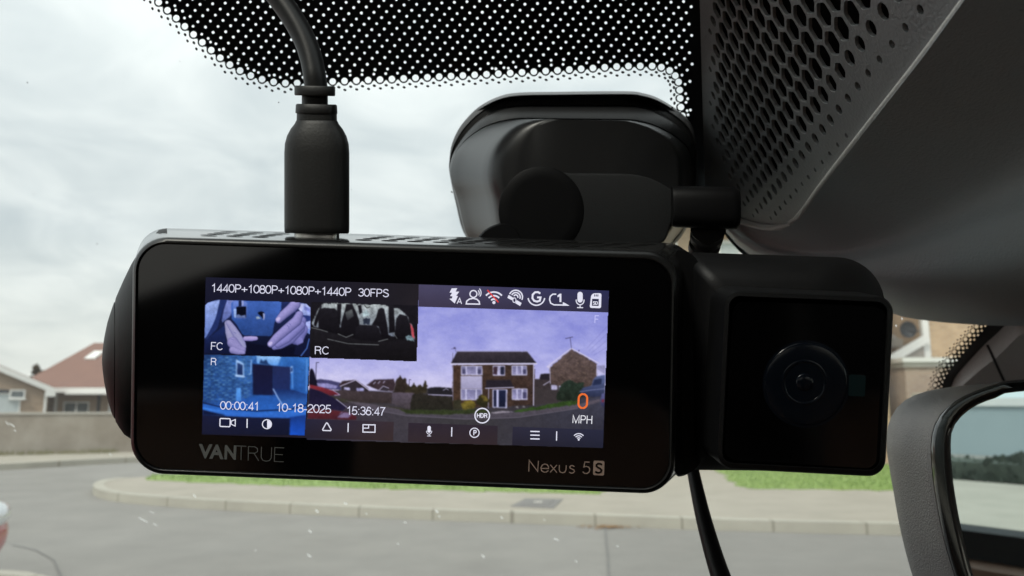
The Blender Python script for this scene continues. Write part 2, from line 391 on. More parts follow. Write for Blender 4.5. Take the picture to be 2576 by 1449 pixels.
_t = _n.new('ShaderNodeBsdfTranslucent'); _t.inputs[0].default_value = (0.95, 0.95, 0.93, 1); _m = _n.new('ShaderNodeMixShader'); _m.inputs[0].default_value = 0.8
_l.new(_n['Principled BSDF'].outputs[0], _m.inputs[1]); _l.new(_t.outputs[0], _m.inputs[2]); _l.new(_m.outputs[0], _n['Material Output'].inputs[0])
M['fleck_dark'] = mat('dark_fleck', (0.10, 0.10, 0.10), 0.7)
M['ink_grey'] = mat('grey_print', (0.16, 0.165, 0.16), 0.5)
M['ink_brown_sheen'] = mat('brown_sheen_print', (0.62, 0.46, 0.38), 0.45, metal=0.3)  # brown reflection on chrome lettering put into the colour
M['lens'] = mat('lens_coating', (0.003, 0.005, 0.009), 0.16, spec=0.35)
M['steel'] = mat('plug_steel', (0.55, 0.54, 0.52), 0.25, metal=1.0)
M['teal'] = mat('teal_filter_glass', (0.008, 0.018, 0.02), 0.12, spec=0.3)
# windscreen glass: clear, slightly green, with its reflection
g = bpy.data.materials.new('windscreen_glass'); g.use_nodes = True; n, l = g.node_tree.nodes, g.node_tree.links
n.clear(); go = n.new('ShaderNodeOutputMaterial'); gm = n.new('ShaderNodeMixShader'); gt = n.new('ShaderNodeBsdfTransparent'); gg = n.new('ShaderNodeBsdfGlossy'); gf = n.new('ShaderNodeFresnel')
gt.inputs[0].default_value = (0.965, 0.979, 0.968, 1); gg.inputs['Roughness'].default_value = 0.0; gf.inputs[0].default_value = 1.22
ge = n.new('ShaderNodeNewGeometry'); gi = n.new('ShaderNodeMath'); gi.operation = 'SUBTRACT'; gi.inputs[0].default_value = 1.0; l.new(ge.outputs['Backfacing'], gi.inputs[1])
gx = n.new('ShaderNodeMath'); gx.operation = 'MULTIPLY'; l.new(gf.outputs[0], gx.inputs[0]); l.new(gi.outputs[0], gx.inputs[1])   # only the face looked at from outside reflects
l.new(gx.outputs[0], gm.inputs[0]); l.new(gt.outputs[0], gm.inputs[1]); l.new(gg.outputs[0], gm.inputs[2]); gd = n.new('ShaderNodeBsdfTranslucent'); gd.inputs[0].default_value = (0.95, 0.96, 0.94, 1); gz = n.new('ShaderNodeMixShader')
gc = n.new('ShaderNodeTexCoord'); gn = n.new('ShaderNodeTexNoise'); gn.inputs['Scale'].default_value = 9; gn.inputs['Detail'].default_value = 6; gr = n.new('ShaderNodeMapRange')
gr.inputs['From Min'].default_value = 0.3; gr.inputs['From Max'].default_value = 0.75; gr.inputs['To Min'].default_value = 0.008; gr.inputs['To Max'].default_value = 0.030
l.new(gc.outputs['Object'], gn.inputs['Vector']); l.new(gn.outputs['Fac'], gr.inputs[0]); l.new(gr.outputs[0], gz.inputs[0])   # a thin film of road dust
l.new(gm.outputs[0], gz.inputs[1]); l.new(gd.outputs[0], gz.inputs[2]); l.new(gz.outputs[0], go.inputs[0])
M['glass'] = g
# the lit display: emission from a colour attribute, with faint pixel noise
g = bpy.data.materials.new('display_pixels'); g.use_nodes = True; n, l = g.node_tree.nodes, g.node_tree.links
b = n['Principled BSDF']; b.inputs['Base Color'].default_value = (0.002, 0.002, 0.003, 1); b.inputs['Roughness'].default_value = 0.06; b.inputs['Specular IOR Level'].default_value = 0.4
ca = n.new('ShaderNodeVertexColor'); ca.layer_name = 'Col'
tcd = n.new('ShaderNodeTexCoord'); nz = n.new('ShaderNodeTexNoise'); nz.inputs['Scale'].default_value = 420; nz.inputs['Detail'].default_value = 5; nz.inputs['Roughness'].default_value = 0.6
l.new(tcd.outputs['Object'], nz.inputs['Vector'])
mr = n.new('ShaderNodeMapRange'); mr.inputs['From Min'].default_value = 0.25; mr.inputs['From Max'].default_value = 0.75; mr.inputs['To Min'].default_value = 0.62; mr.inputs['To Max'].default_value = 1.38
l.new(nz.outputs['Fac'], mr.inputs[0])
mm = n.new('ShaderNodeMix'); mm.data_type = 'FLOAT'; mm.inputs['A'].default_value = 1.0
l.new(ca.outputs['Alpha'], mm.inputs['Factor']); l.new(mr.outputs[0], mm.inputs['B'])
vm = n.new('ShaderNodeVectorMath'); vm.operation = 'SCALE'; l.new(ca.outputs['Color'], vm.inputs[0]); l.new(mm.outputs['Result'], vm.inputs['Scale'])
l.new(vm.outputs[0], b.inputs['Emission Color']); b.inputs['Emission Strength'].default_value = 1.0
M['display'] = g

# ================================================================== the street outside
def sheet(name, pts, z, m, kind='structure'):
    o = mk(name, [(p[0], p[1], z) for p in pts], [tuple(range(len(pts)))], m)
    return setp(o, kind=kind)
def slab(name, pts, z0, z1, m, kind='structure'):
    n = len(pts); vs = [(p[0], p[1], z1) for p in pts] + [(p[0], p[1], z0) for p in pts]
    fs = [tuple(range(n))] + [(i, (i + 1) % n, n + (i + 1) % n, n + i) for i in range(n)]
    return setp(mk(name, vs, fs, m), kind=kind)
def gxy(px, py, z=0.0):
    g = ground(px, py, z); return (g.x, g.y)

sheet('ground', [(-600, -600), (600, -600), (600, 900), (-600, 900)], -0.03, M['soil'])
sheet('road', [(-70, -40), (70, -40), (70, 40), (-70, 40)], 0.0, M['asphalt'])
setp(sheet('road_patch', [gxy(1526, 1332), gxy(2600, 1348), gxy(2600, 1600), gxy(1534, 1600)], 0.004, M['patch']), kind='structure')
o = mk('road_joint', *(lambda v, f: ([(x, y, 0.008) for x, y in v], f))(*ribbon([gxy(1523, 1330), gxy(1525, 1365), gxy(1529, 1400), gxy(1533, 1470), gxy(1538, 1600)], 0.025)), M['tar']); setp(o, kind='structure')
o = mk('road_joint', *(lambda v, f: ([(x, y, 0.008) for x, y in v], f))(*ribbon([gxy(30, 1372), gxy(90, 1385), gxy(135, 1410), gxy(160, 1470)], 0.016)), M['tar']); setp(o, kind='structure')
# near kerb just clipping the corner of the picture
near = [gxy(-300, 1428), gxy(-20, 1440), gxy(70, 1446), gxy(140, 1462), gxy(200, 1500)]
slab('kerb', [(x, y) for x, y in near] + [(x, y - 0.15) for x, y in reversed(near)], -0.02, 0.025, M['kerb'])

# pavement corner opposite, with its kerb
KZ = 0.12
front = [gxy(px, py, KZ) for px, py in [(300, 1201), (262, 1206), (240, 1213), (234, 1220), (242, 1228), (268, 1236), (330, 1244), (480, 1255), (700, 1266), (1000, 1279), (1300, 1289), (1600, 1299), (1900, 1309), (2240, 1317), (2700, 1327), (3600, 1340)]]
front = catmull(front, 5, closed=False)
def inward(line, d):
    n = len(line); out = []
    for i in range(n):
        a, b = line[max(i - 1, 0)], line[min(i + 1, n - 1)]; tx, ty = b[0] - a[0], b[1] - a[1]; l = math.hypot(tx, ty)
        out.append((line[i][0] - ty / l * d, line[i][1] + tx / l * d))
    return out
inner = inward(front, 0.15)
slab('kerb', front + inner[::-1], -0.02, KZ, M['kerb'])
back = [(24, 8.5), (24, 30), (-1, 30)] + [gxy(px, py, KZ) for px, py in [(900, 1176), (600, 1187), (420, 1195)]]
slab('pavement', inner + back, -0.02, KZ - 0.004, M['paving'])

def grass_patch(pts):
    return [gxy(px, py, KZ) for px, py in pts]
verge = [grass_patch([(366, 1207), (470, 1212), (600, 1217), (800, 1224), (1000, 1230), (1175, 1235), (1330, 1239), (1500, 1242), (1560, 1222), (1400, 1180), (1000, 1178), (700, 1186), (480, 1193), (385, 1196)]),
         grass_patch([(1880, 1229), (2050, 1231), (2240, 1233), (2900, 1238), (2900, 1170), (1780, 1170), (1822, 1195)])]
vs, fs = [], []
def ragged(poly, j):
    q = resample(poly, 160); return [(x + random.gauss(0, j), y + random.gauss(0, j)) for x, y in q]
def inside(p, poly):
    c = False; n = len(poly)
    for i in range(n):
        a, b = poly[i], poly[i - 1]
        if (a[1] > p[1]) != (b[1] > p[1]) and p[0] < (b[0] - a[0]) * (p[1] - a[1]) / (b[1] - a[1]) + a[0]: c = not c
    return c
mb = MB()
for poly in verge:
    poly = ragged(poly, .045)
    k = len(poly); mb.add([(x, y, KZ + 0.012) for x, y in poly] + [(x, y, KZ - 0.02) for x, y in poly], [tuple(range(k))] + [(i, (i + 1) % k, k + (i + 1) % k, k + i) for i in range(k)])
    x0, x1 = min(p[0] for p in poly), max(p[0] for p in poly); y0, y1 = min(p[1] for p in poly), max(p[1] for p in poly)
    x1 = min(x1, 9)
    for _ in range(9000):
        x, y = random.uniform(x0, x1), random.uniform(y0, y1)
        if not inside((x, y), poly): continue
        a = random.uniform(0, 6.28); w = 0.012; h = random.uniform(0.03, 0.075); lx, ly = random.uniform(-.03, .03), random.uniform(-.03, .03)
        ca_, sa_ = math.cos(a) * w, math.sin(a) * w
        mb.add([(x - ca_, y - sa_, KZ + .01), (x + ca_, y + sa_, KZ + .01), (x + lx, y + ly, KZ + h)], [(0, 1, 2)])
o = mb.build('grass', M['grass']); setp(o, kind='stuff')

# inspection cover in the pavement
ic = [gxy(px, py, KZ) for px, py in [(1284, 1274), (1322, 1254), (1416, 1256), (1392, 1279)]]
t = thing('inspection_cover', 'dark cast iron inspection cover set in the pale pavement opposite', 'manhole cover', (*ic[0], KZ))
mk('cover_frame', [(x, y, KZ + .004) for x, y in ic] + [(x, y, KZ - .03) for x, y in ic], [(0, 1, 2, 3), (0, 1, 5, 4), (1, 2, 6, 5), (2, 3, 7, 6), (3, 0, 4, 7)], M['iron'], t)
cx_, cy_ = sum(p[0] for p in ic) / 4, sum(p[1] for p in ic) / 4
pl = MB(); q2 = [(cx_ + (x - cx_) * .62, cy_ + (y - cy_) * .62) for x, y in ic]
pl.add([(x, y, KZ + .010) for x, y in q2] + [(x, y, KZ + .0) for x, y in q2], [(0, 1, 2, 3), (0, 1, 5, 4), (1, 2, 6, 5), (2, 3, 7, 6), (3, 0, 4, 7)]); pl.build('lid', M['iron'], t)
q2 = [(cx_ + (x - cx_) * .2, cy_ + (y - cy_) * .2) for x, y in ic]
mk('pale_centre', [(x, y, KZ + .014) for x, y in q2], [(0, 1, 2, 3)], M['coping'], t)  # small pale square at the middle of the lid
# leaf litter by the kerb
mb = MB()
for _ in range(160):
    x, y = gxy(random.gauss(1530, 30), random.gauss(1327, 3)); a = random.uniform(0, 3.1); s = random.uniform(.015, .035)
    mb.add([(x + s * math.cos(a), y + s * math.sin(a), .012), (x - s * .4 * math.sin(a), y + s * .4 * math.cos(a), .02), (x - s * math.cos(a), y - s * math.sin(a), .012), (x + s * .4 * math.sin(a), y - s * .4 * math.cos(a), .02)], [(0, 1, 2, 3)])
o = mb.build('leaf_litter', mat('orange_leaf', (0.34, 0.20, 0.09), 0.8, noise=(6, .3), base2=(.30, .17, .06))); setp(o, kind='stuff')

# far pavement and kerb in front of the wall
kl = [(-22, 9.5), (-15, 12.6), (-10.95, 16.4), (-9.3, 18.6), (-4.5, 23.4), (0, 26.3), (6, 29.5)]
kl = catmull(kl, 4, closed=False); ki = inward(kl, 0.16)
slab('kerb', kl + ki[::-1], -0.02, 0.13, M['kerb'])
wl_ = [(-24, 14.4), (-13.1, 19.75), (-10.5, 21.15), (-4, 25.0), (4, 29.6)]
slab('pavement', ki + [(8, 31)] + wl_[::-1], -0.02, 0.124, M['paving'])
# boundary wall
t = thing('boundary_wall', 'long stained grey blockwork boundary wall across the side road at left', 'wall', (-13.1, 19.75, 0))
wb, wc = MB(), MB()
for a, b in zip(wl_, wl_[1:]):
    d = Vector((b[0] - a[0], b[1] - a[1], 0)).normalized(); nn = Vector((-d.y, d.x, 0)) * .22
    a3, b3 = Vector((*a, 0)), Vector((*b, 0))
    wb.add([a3, b3, b3 + nn, a3 + nn] + [p + Vector((0, 0, 1.13)) for p in (a3, b3, b3 + nn, a3 + nn)], [(0, 1, 5, 4), (1, 2, 6, 5), (2, 3, 7, 6), (3, 0, 4, 7), (4, 5, 6, 7)])
    o_ = d.cross(Vector((0, 0, 1))) * .03
    a4, b4, nn2 = a3 + o_, b3 + o_, nn - o_ * 2
    wc.add([p + Vector((0, 0, 1.13)) for p in (a4, b4, b4 + nn2, a4 + nn2)] + [p + Vector((0, 0, 1.185)) for p in (a4, b4, b4 + nn2, a4 + nn2)], [(3, 2, 1, 0), (0, 1, 5, 4), (1, 2, 6, 5), (2, 3, 7, 6), (3, 0, 4, 7), (4, 5, 6, 7)])
wb.build('blockwork', M['block'], t); wc.build('coping', M['coping'], t)
mb = MB()
for _ in range(1600):
    s_ = random.random(); a, b = wl_[0], wl_[2]
    x = a[0] + (b[0] - a[0]) * s_; y = a[1] + (b[1] - a[1]) * s_ - random.uniform(.02, .5) ; r_ = random.uniform(.02, .07)
    mb.add([(x - r_ * .4, y, .12), (x + r_ * .4, y, .12), (x + random.uniform(-.06, .06), y, .12 + r_ * 2.2)], [(0, 1, 2)])
o = mb.build('weeds', mat('dry_weed', (0.22, 0.19, 0.10), .8, noise=(2, .3), base2=(.12, .13, .05))); setp(o, kind='stuff')

def window(parent, x0, x1, z0, z1, y, mull=(0.5,), fan=None, pane='pane', name='window'):
    """white framed window on a wall facing -Y at y"""
    f = MB(); w = .06
    f.box(x0, x1, y - .05, y, z0, z0 + w).box(x0, x1, y - .05, y, z1 - w, z1).box(x0, x0 + w, y - .05, y, z0 + w, z1 - w).box(x1 - w, x1, y - .05, y, z0 + w, z1 - w)
    for k in mull:
        xm = x0 + (x1 - x0) * k; f.box(xm - w / 2, xm + w / 2, y - .048, y, z0 + w, z1 - w)
    if fan: f.box(x0 + w, x1 - w, y - .046, y, z0 + (z1 - z0) * fan - w / 2, z0 + (z1 - z0) * fan + w / 2)
    o = f.build(name, M['upvc'], parent)
    MB().box(x0 + w / 2, x1 - w / 2, y - .02, y + .01, z0 + w / 2, z1 - w / 2).build('pane', M[pane], o)
    MB().box(x0 - .05, x1 + .05, y - .11, y, z0 - .05, z0).build('sill', M['upvc'], o)
    return o
def gable_house(t, x0, x1, y0, y1, ez, rz, wm, rm, over=.25):
    xm = (x0 + x1) / 2; w = MB()
    w.loft([[(x0, y, 0), (x1, y, 0), (x1, y, ez), (xm, y, rz), (x0, y, ez)] for y in (y0, y1)]); w.build('wall', wm, t)
    sl = (rz - ez) / (xm - x0); r = MB()
    for s in (-1, 1):
        xe = xm + s * (xm - x0 + over); ze = ez - sl * over
        r.loft([[(xe, y, ze + .03), (xm, y, rz + .03), (xm, y, rz + .15), (xe, y, ze + .13)] for y in (y0 - over, y1 + over)])
    rf = r.build('roof', rm, t)
    b = MB()
    for s in (-1, 1):
        xe = xm + s * (xm - x0 + over); ze = ez - sl * over
        b.beam((xe, y0 - over - .02, ze - .02), (xm, y0 - over - .02, rz - .02), .04, .24)
    b.box(x1 + over - .38, x1 + over + .02, y0 - over - .06, y0 - .01, ez - sl * over - .26, ez - sl * over + .02)
    b.build('bargeboard', M['upvc'], t)
    return rf

# bungalow at far left
B = thing('bungalow', 'brown brick bungalow with white bargeboards showing over the boundary wall', 'house', (-24.1, 32, 0))
gable_house(B, -29.2, -19.05, 32, 44, 2.18, 4.45, M['brick_brown'], M['tile_red'])
window(B, -22.4, -20.1, 1.0, 1.95, 32, (.55,), None, 'net')
window(B, -20.55, -19.95, 1.7, 2.1, 31.94, (), None, 'pane')
MB().box(-19.2, -19.1, 31.85, 31.97, 0, 1.95).build('downpipe', M['upvc'], B)
MB().box(-22.6, -20.6, 31.9, 31.99, 1.96, 2.1).build('blind_box', M['lead'], B)
B.rotation_euler.z = R(32); B.location = (-25.6, 33.2, 0)
# red tiled house behind it
H = thing('hipped_house', 'house with red brown hipped roof and a skylight behind the bungalow', 'house', (-18, 40, 0))
MB().box(-24.2, -12.2, 40, 48, 0, 2.3).build('wall', M['brick_brown'], H)
ex0, ex1, ey0, ey1, ez, rz = -25.2, -11.6, 39.4, 48.6, 2.32, 4.95
mk('roof', [(ex0, ey0, ez), (ex1, ey0, ez), (ex1, ey1, ez), (ex0, ey1, ez), (-23.9 + 0.1, 44, rz), (-13.5, 44, rz), (ex0, ey0, ez - .12), (ex1, ey0, ez - .12), (ex1, ey1, ez - .12), (ex0, ey1, ez - .12)],
   [(0, 1, 5, 4), (1, 2, 5), (2, 3, 4, 5), (3, 0, 4), (6, 7, 8, 9), (0, 1, 7, 6), (1, 2, 8, 7), (2, 3, 9, 8), (3, 0, 6, 9)], M['tile_red'], H)
MB().box(ex0, ex1, ey0 - .08, ey0 - .005, ez - .26, ez - .02).build('fascia', M['upvc'], H)
MB().box(-22.4, -12.5, 39.1, 39.9, 1.96, 2.06).build('porch_canopy', M['upvc'], H)
ns = Vector((0, -(rz - ez), 4.6)).normalized()
def on_slope(px, py, up):
    return plane_hit(px, py, Vector((0, ey0, ez)), ns, up)
sk = [(212, 905), (238, 886), (262, 886), (238, 905)]
mk('skylight', [on_slope(*p, .09) for p in sk] + [on_slope(*p, 0) for p in sk], [(0, 1, 2, 3), (0, 1, 5, 4), (1, 2, 6, 5), (2, 3, 7, 6), (3, 0, 4, 7)], M['upvc'], H)
window(H, -22.9, -21.6, .9, 1.6, 39.98, (.5,), None, 'pane')
window(H, -20.6, -19.6, .9, 1.6, 39.98, (.5,), None, 'net')
MB().box(-23.35, -23.25, 39.85, 39.98, 0, 2.05).build('downpipe', M['upvc'], H)
MB().box(-21.15, -21.05, 39.85, 39.98, 0, 2.05).build('downpipe', M['lead'], H)
# parked estate behind the wall: only its dark roof shows
def tree(name, label, cat, x, y, h, cr, ch, leaf, n, group=None, ls=.12):
    t = thing(name, label, cat, (x, y, 0), group)
    tr = MB(); tr.tube([(x, y, 0), (x + .05, y, h * .4), (x - .03, y + .02, h * .75), (x, y, h * .95)], [.12, .09, .06, .02], 8)
    for k in range(5):
        a = k * 1.3; tr.tube([(x, y, h * (.35 + .1 * k)), (x + cr * .6 * math.cos(a), y + cr * .6 * math.sin(a), h * (.5 + .1 * k))], [.05, .015], 6)
    tr.build('trunk', M['bark'], t)
    cl = [(random.gauss(0, .5) * cr, random.gauss(0, .5) * cr, h - ch / 2 + random.uniform(-.5, .5) * ch, random.uniform(.2, .5) * cr) for _ in range(16)]
    c = MB()
    for _ in range(n):
        q = random.choice(cl); v = Vector((random.gauss(0, 1), random.gauss(0, 1), random.gauss(0, 1))).normalized() * q[3] * random.uniform(.5, 1)
        p = Vector((x + q[0], y + q[1], q[2])) + v; a = Vector((random.gauss(0, 1), random.gauss(0, 1), random.gauss(0, 1))).normalized() * ls; b = a.cross(Vector((random.gauss(0, 1), random.gauss(0, 1), 1))).normalized() * ls * .6
        c.add([p - a, p + b, p + a, p - b], [(0, 1, 2, 3)])
    c.build('crown', M[leaf], t); return t
tree('shrub', 'dark reddish shrub peeping above the gap between the two bungalow roofs', 'shrub', -33.3, 55, 4.15, .75, 1.6, 'leaf_red', 900)

# house straight ahead, mostly hidden by the camera
A = thing('detached_house', 'two storey tan brick house straight ahead mostly hidden behind the dash cam', 'house', (4.6, 17, 0))
ax0, ax1, ay0, ay1 = 1.2, 8.2, 17.0, 25.0
MB().box(ax0, ax1, ay0, ay1, 0.1, 5.6).build('wall', M['brick_tan'], A)
r = MB(); r.loft([[(ax0 - .3, ay0 - .35, 5.5), (ax0 - .3, 21, 7.7), (ax0 - .3, ay1 + .35, 5.5)], [(ax1 + .3, ay0 - .35, 5.5), (ax1 + .3, 21, 7.7), (ax1 + .3, ay1 + .35, 5.5)]]); r.build('roof', M['tile_grey'], A)
MB().box(ax0 - .3, ax1 + .3, ay0 - .42, ay0 - .355, 5.34, 5.52).build('fascia', M['upvc'], A)
for (a, b, c, d, ml) in ((1.9, 3.7, 3.8, 5.0, (.25, .75)), (4.6, 5.6, 3.8, 5.0, (.5,)), (6.2, 7.5, 3.8, 5.0, (.6,)), (1.9, 3.7, .9, 2.3, (.25, .75)), (6.2, 7.5, .9, 2.3, (.6,))):
    window(A, a, b, c, d, ay0 - .004, ml, None, 'net')
MB().box(1.9, 3.7, ay0 - .03, ay0 - .004, 2.4, 3.7).build('cladding_panel', M['upvc'], A)
MB().box(4.0, 6.05, ay0 - 1.0, ay0 - .004, 2.35, 2.75).build('porch_roof', M['tile_grey'], A)
d = MB(); d.box(4.5, 5.7, ay0 - .9, ay0 - .84, .12, 2.34).build('door_frame', M['upvc'], A); MB().box(4.6, 5.6, ay0 - .93, ay0 - .905, .2, 2.25).build('door', M['lead'], A)
# neighbour to the right: tan gable, grey lean-to roof, garage with white coping
N = thing('gable_house', 'tan brick gable end with white corner pipe seen past the mirror cover', 'house', (13, 19, 0))
gable_house(N, 10.22, 18.2, 19.0, 29, 5.6, 8.4, M['brick_tan'], M['tile_grey'])
MB().box(10.05, 10.21, 18.86, 18.99, 0.1, 5.2).build('corner_pipe', M['upvc'], N)
MB().box(8.8, 10.0, 20.2, 27, 0.1, 2.9).build('side_wall', M['brick_tan'], N)
mk('lean_to_roof', [(8.6, 19.9, 3.02), (10.04, 19.9, 3.02), (10.04, 25, 5.3), (8.6, 25, 5.3), (8.6, 19.9, 2.95), (10.04, 19.9, 2.95), (10.04, 25, 5.2), (8.6, 25, 5.2)], [(0, 1, 2, 3), (4, 5, 6, 7), (0, 1, 5, 4), (1, 2, 6, 5), (2, 3, 7, 6), (3, 0, 4, 7)], M['tile_grey'], N)
MB().box(8.6, 10.04, 19.82, 19.895, 2.84, 3.05).build('gutter', M['coping'], N)
bb = MB(); bb.beam((9.0, 18.75, 2.36), (10.1, 18.75, 2.98), .05, .2); bb.build('bargeboard', M['upvc'], N)
mk('porch_roof', [(9.2, 18.8, 2.36), (10.02, 18.8, 2.36), (10.02, 18.8, 2.84), (9.2, 19.7, 2.36), (10.02, 19.7, 2.36), (10.02, 19.7, 2.84)], [(0, 1, 2), (3, 4, 5), (0, 1, 4, 3), (1, 2, 5, 4), (2, 0, 3, 5)], M['tile_grey'], N)
ds = MB(); c0 = Vector((9.85, 19.3, 3.22)); prof = [(0, .05), (.1, .045), (.16, .03), (.20, 0)]
ds.loft([[c0 + Vector((math.cos(a) * r_, -.08 + h_ * 1.2, math.sin(a) * r_)) for a in [2 * math.pi * k / 20 for k in range(20)]] for r_, h_ in ((.01, .05), (.1, .035), (.17, 0), (.21, -.05), (.21, -.065), (.17, -.015), (.1, .02), (.01, .035))]); ds.tube([c0 + Vector((0, 0, -.02)), c0 + Vector((.2, -.2, -.05)), c0 + Vector((.28, -.28, -.05))], .02, 6)
ds.build('satellite_dish', M['lead'], N)
G = thing('garage', 'low brick garage with pale flat coping in front of the tan gable', 'garage', (10.5, 17.3, 0))
MB().box(8.75, 14.5, 17.3, 18.6, 0.1, 2.2).build('wall', M['brick_garden'], G)
MB().box(8.7, 14.55, 17.24, 18.65, 2.2, 2.30).build('coping', M['coping'], G); MB().box(8.66, 14.6, 17.18, 18.7, 2.30, 2.40).build('fascia', M['upvc'], G)
W = thing('garden_wall', 'low garden wall with pale coping below the garage', 'wall', (10, 16.6, 0))
MB().box(8.6, 14.5, 16.5, 16.7, 0.1, 1.52).build('brickwork', M['brick_garden'], W); MB().box(8.56, 14.55, 16.46, 16.74, 1.52, 1.60).build('coping', M['coping'], W)

# street to the right, seen in the mirror
o = thing('rendered_building', 'pale rendered building across the street reflected in the mirror', 'building', (22, -8, 0))
MB().box(21, 30, -26, 6, 0, 5.5).build('wall', mat('pale_render', (.80, .90, .92), .9, noise=(.7, .3), base2=(.72, .83, .86)), o)
for k in range(7): MB().box(20.94, 20.995, -24 + k * 4.2, -23.9 + k * 4.2 + .25, 0, 5.5).build('pilaster', M['upvc'], o)
MB().box(20.86, 20.93, -26, 6, 0, 1.22).build('plinth', mat('grey_plinth', (.36, .43, .45), .9, noise=(.5, .3), base2=(.30, .37, .39)), o); MB().box(20.8, 20.935, -26, 6, 1.222, 1.42).build('ledge', M['upvc'], o)
h = MB(); h.box(13.6, 14.6, -22, 3, 0.05, .33)  # hedge added to give the mirror its dark band
for _ in range(9000):
    y = random.uniform(-22.3, 3.3); x = random.uniform(13.4, 14.8); z = random.uniform(.05, .42 + .10 * math.sin(y * 1.1) + .05 * math.sin(y * 3.3))
    s = .05; a = random.uniform(0, 6); h.add([(x - s * math.cos(a), y - s * math.sin(a), z), (x, y, z + s * 1.2), (x + s * math.cos(a), y + s * math.sin(a), z), (x, y, z - s)], [(0, 1, 2, 3)])
o = setp(h.build('hedge', mat('dark_hedge_leaf', (.022, .034, .02), .7, noise=(3, .3), base2=(.04, .055, .035)), loc=(14.1, -9, 0)), 'low dark hedge added to reflect as a dark band in the mirror', 'hedge')
slab('pavement', [(3.2, -30), (12.8, -30), (12.8, 5), (3.2, 5)], -.02, .10, M['paving'])
# (red car below)
# ------------------------------------------------------------------ red car parked at the left edge
RC = thing('parked_car', 'red parked car whose headlamp corner enters at the left edge', 'car', (-3.55, 2.0, 0))
XC, HW, YF, YB = -3.575, 0.93, 4.22, 0.05
prof = [(YF - .55, .28), (YF - .46, .42), (YF - .28, .53), (YF - .07, .61), (YF - .01, .67), (YF - .05, .73), (YF - .20, .79), (YF - .40, .83), (YF - 1.05, .93), (YF - 1.75, 1.36), (YF - 2.2, 1.46), (YF - 3.2, 1.45), (YF - 3.8, 1.28), (YB, .98), (YB, .45), (YB + .1, .28)]
prof = catmull(prof, 4); secs = []
for k in range(-8, 9):
    tt = k / 8; q = []
    for y, z in prof:
        yn = y - (abs(tt) ** 3.2) * .42 * max(0, (y - 3.0) / 1.2) + (abs(tt) ** 3) * .25 * max(0, (.9 - y))
        wz = 1 - .20 * max(0, (z - .9) / .55) - .10 * max(0, (.55 - z) / .3) ** 1.5
        q.append((XC + HW * math.sin(tt * 1.5) / math.sin(1.5) * wz, yn, z - (abs(tt) ** 4) * .05 * (1 if z > .6 else -.5)))
    secs.append(q)
b = MB(); b.loft(secs); b.build('body', M['red_paint'], RC, 40)
def car_patch(name, yz, m, out=.012):
    pass
def blob(cx, cy, cz, rx, ry, rz, m, name, parent, ex=.8, rot=0.0):
    def sp(c, e): return math.copysign(abs(c) ** e, c)
    s_ = []
    for i in range(1, 12):
        ph = -math.pi / 2 + math.pi * i / 12
        row = []
        for j in range(24):
            th = 2 * math.pi * j / 24
            v = Vector((rx * sp(math.cos(ph), ex) * sp(math.cos(th), ex), ry * sp(math.cos(ph), ex) * sp(math.sin(th), ex), rz * sp(math.sin(ph), ex))); v.rotate(Matrix.Rotation(rot, 3, 'Z')); row.append(Vector((cx, cy, cz)) + v)
        s_.append(row)
    return MB().loft(s_).build(name, m, parent, 60)
blob(-2.775, 3.86, .752, .13, .28, .065, M['lamp'], 'headlight', RC, rot=R(25)); blob(-4.375, 3.86, .752, .13, .28, .065, M['lamp'], 'headlight', RC, rot=R(-25))
for x in (-2.74, -4.41):
    for y in (3.35, .85):
        w = MB(); w.loft([[(x + s, y + r_ * math.cos(a), .31 + r_ * math.sin(a)) for a in [2 * math.pi * k / 24 for k in range(24)]] for s, r_ in ((-.1, .2), (-.1, .29), (-.07, .31), (.07, .31), (.1, .29), (.1, .2))]); wo = w.build('wheel', M['tyre'], RC, 40)
        MB().loft([[(x + s, y + r_ * math.cos(a), .31 + r_ * math.sin(a)) for a in [2 * math.pi * k / 24 for k in range(24)]] for s, r_ in ((-.09, .2), (.09, .2))]).build('rim', M['alloy'], wo)
for s in (-1, 1):
    xs = XC + s * HW * .93
    mk('side_window', [(xs, 2.55, .98), (xs - s * .14, 2.1, 1.36), (xs - s * .15, .9, 1.36), (xs, .6, 1.0), (xs - .02 * s, 2.55, .98), (xs - s * .16, 2.1, 1.36), (xs - s * .17, .9, 1.36), (xs - .02 * s, .6, 1.0)], [(0, 1, 2, 3), (4, 5, 6, 7), (0, 1, 5, 4), (1, 2, 6, 5), (2, 3, 7, 6), (3, 0, 4, 7)], M['pane'], RC)
mk('front_windscreen', [(XC - .72, 3.12, .97), (XC + .72, 3.12, .97), (XC + .58, 2.47, 1.38), (XC - .58, 2.47, 1.38), (XC - .72, 3.10, .95), (XC + .72, 3.10, .95), (XC + .58, 2.45, 1.36), (XC - .58, 2.45, 1.36)], [(0, 1, 2, 3), (4, 5, 6, 7), (0, 1, 5, 4), (1, 2, 6, 5), (2, 3, 7, 6), (3, 0, 4, 7)], M['pane'], RC)
MB().box(XC - .26, XC + .26, 4.10, 4.165, .56, .66).build('number_plate', M['upvc'], RC)
RC.location.x += .195; RC.location.z += .03

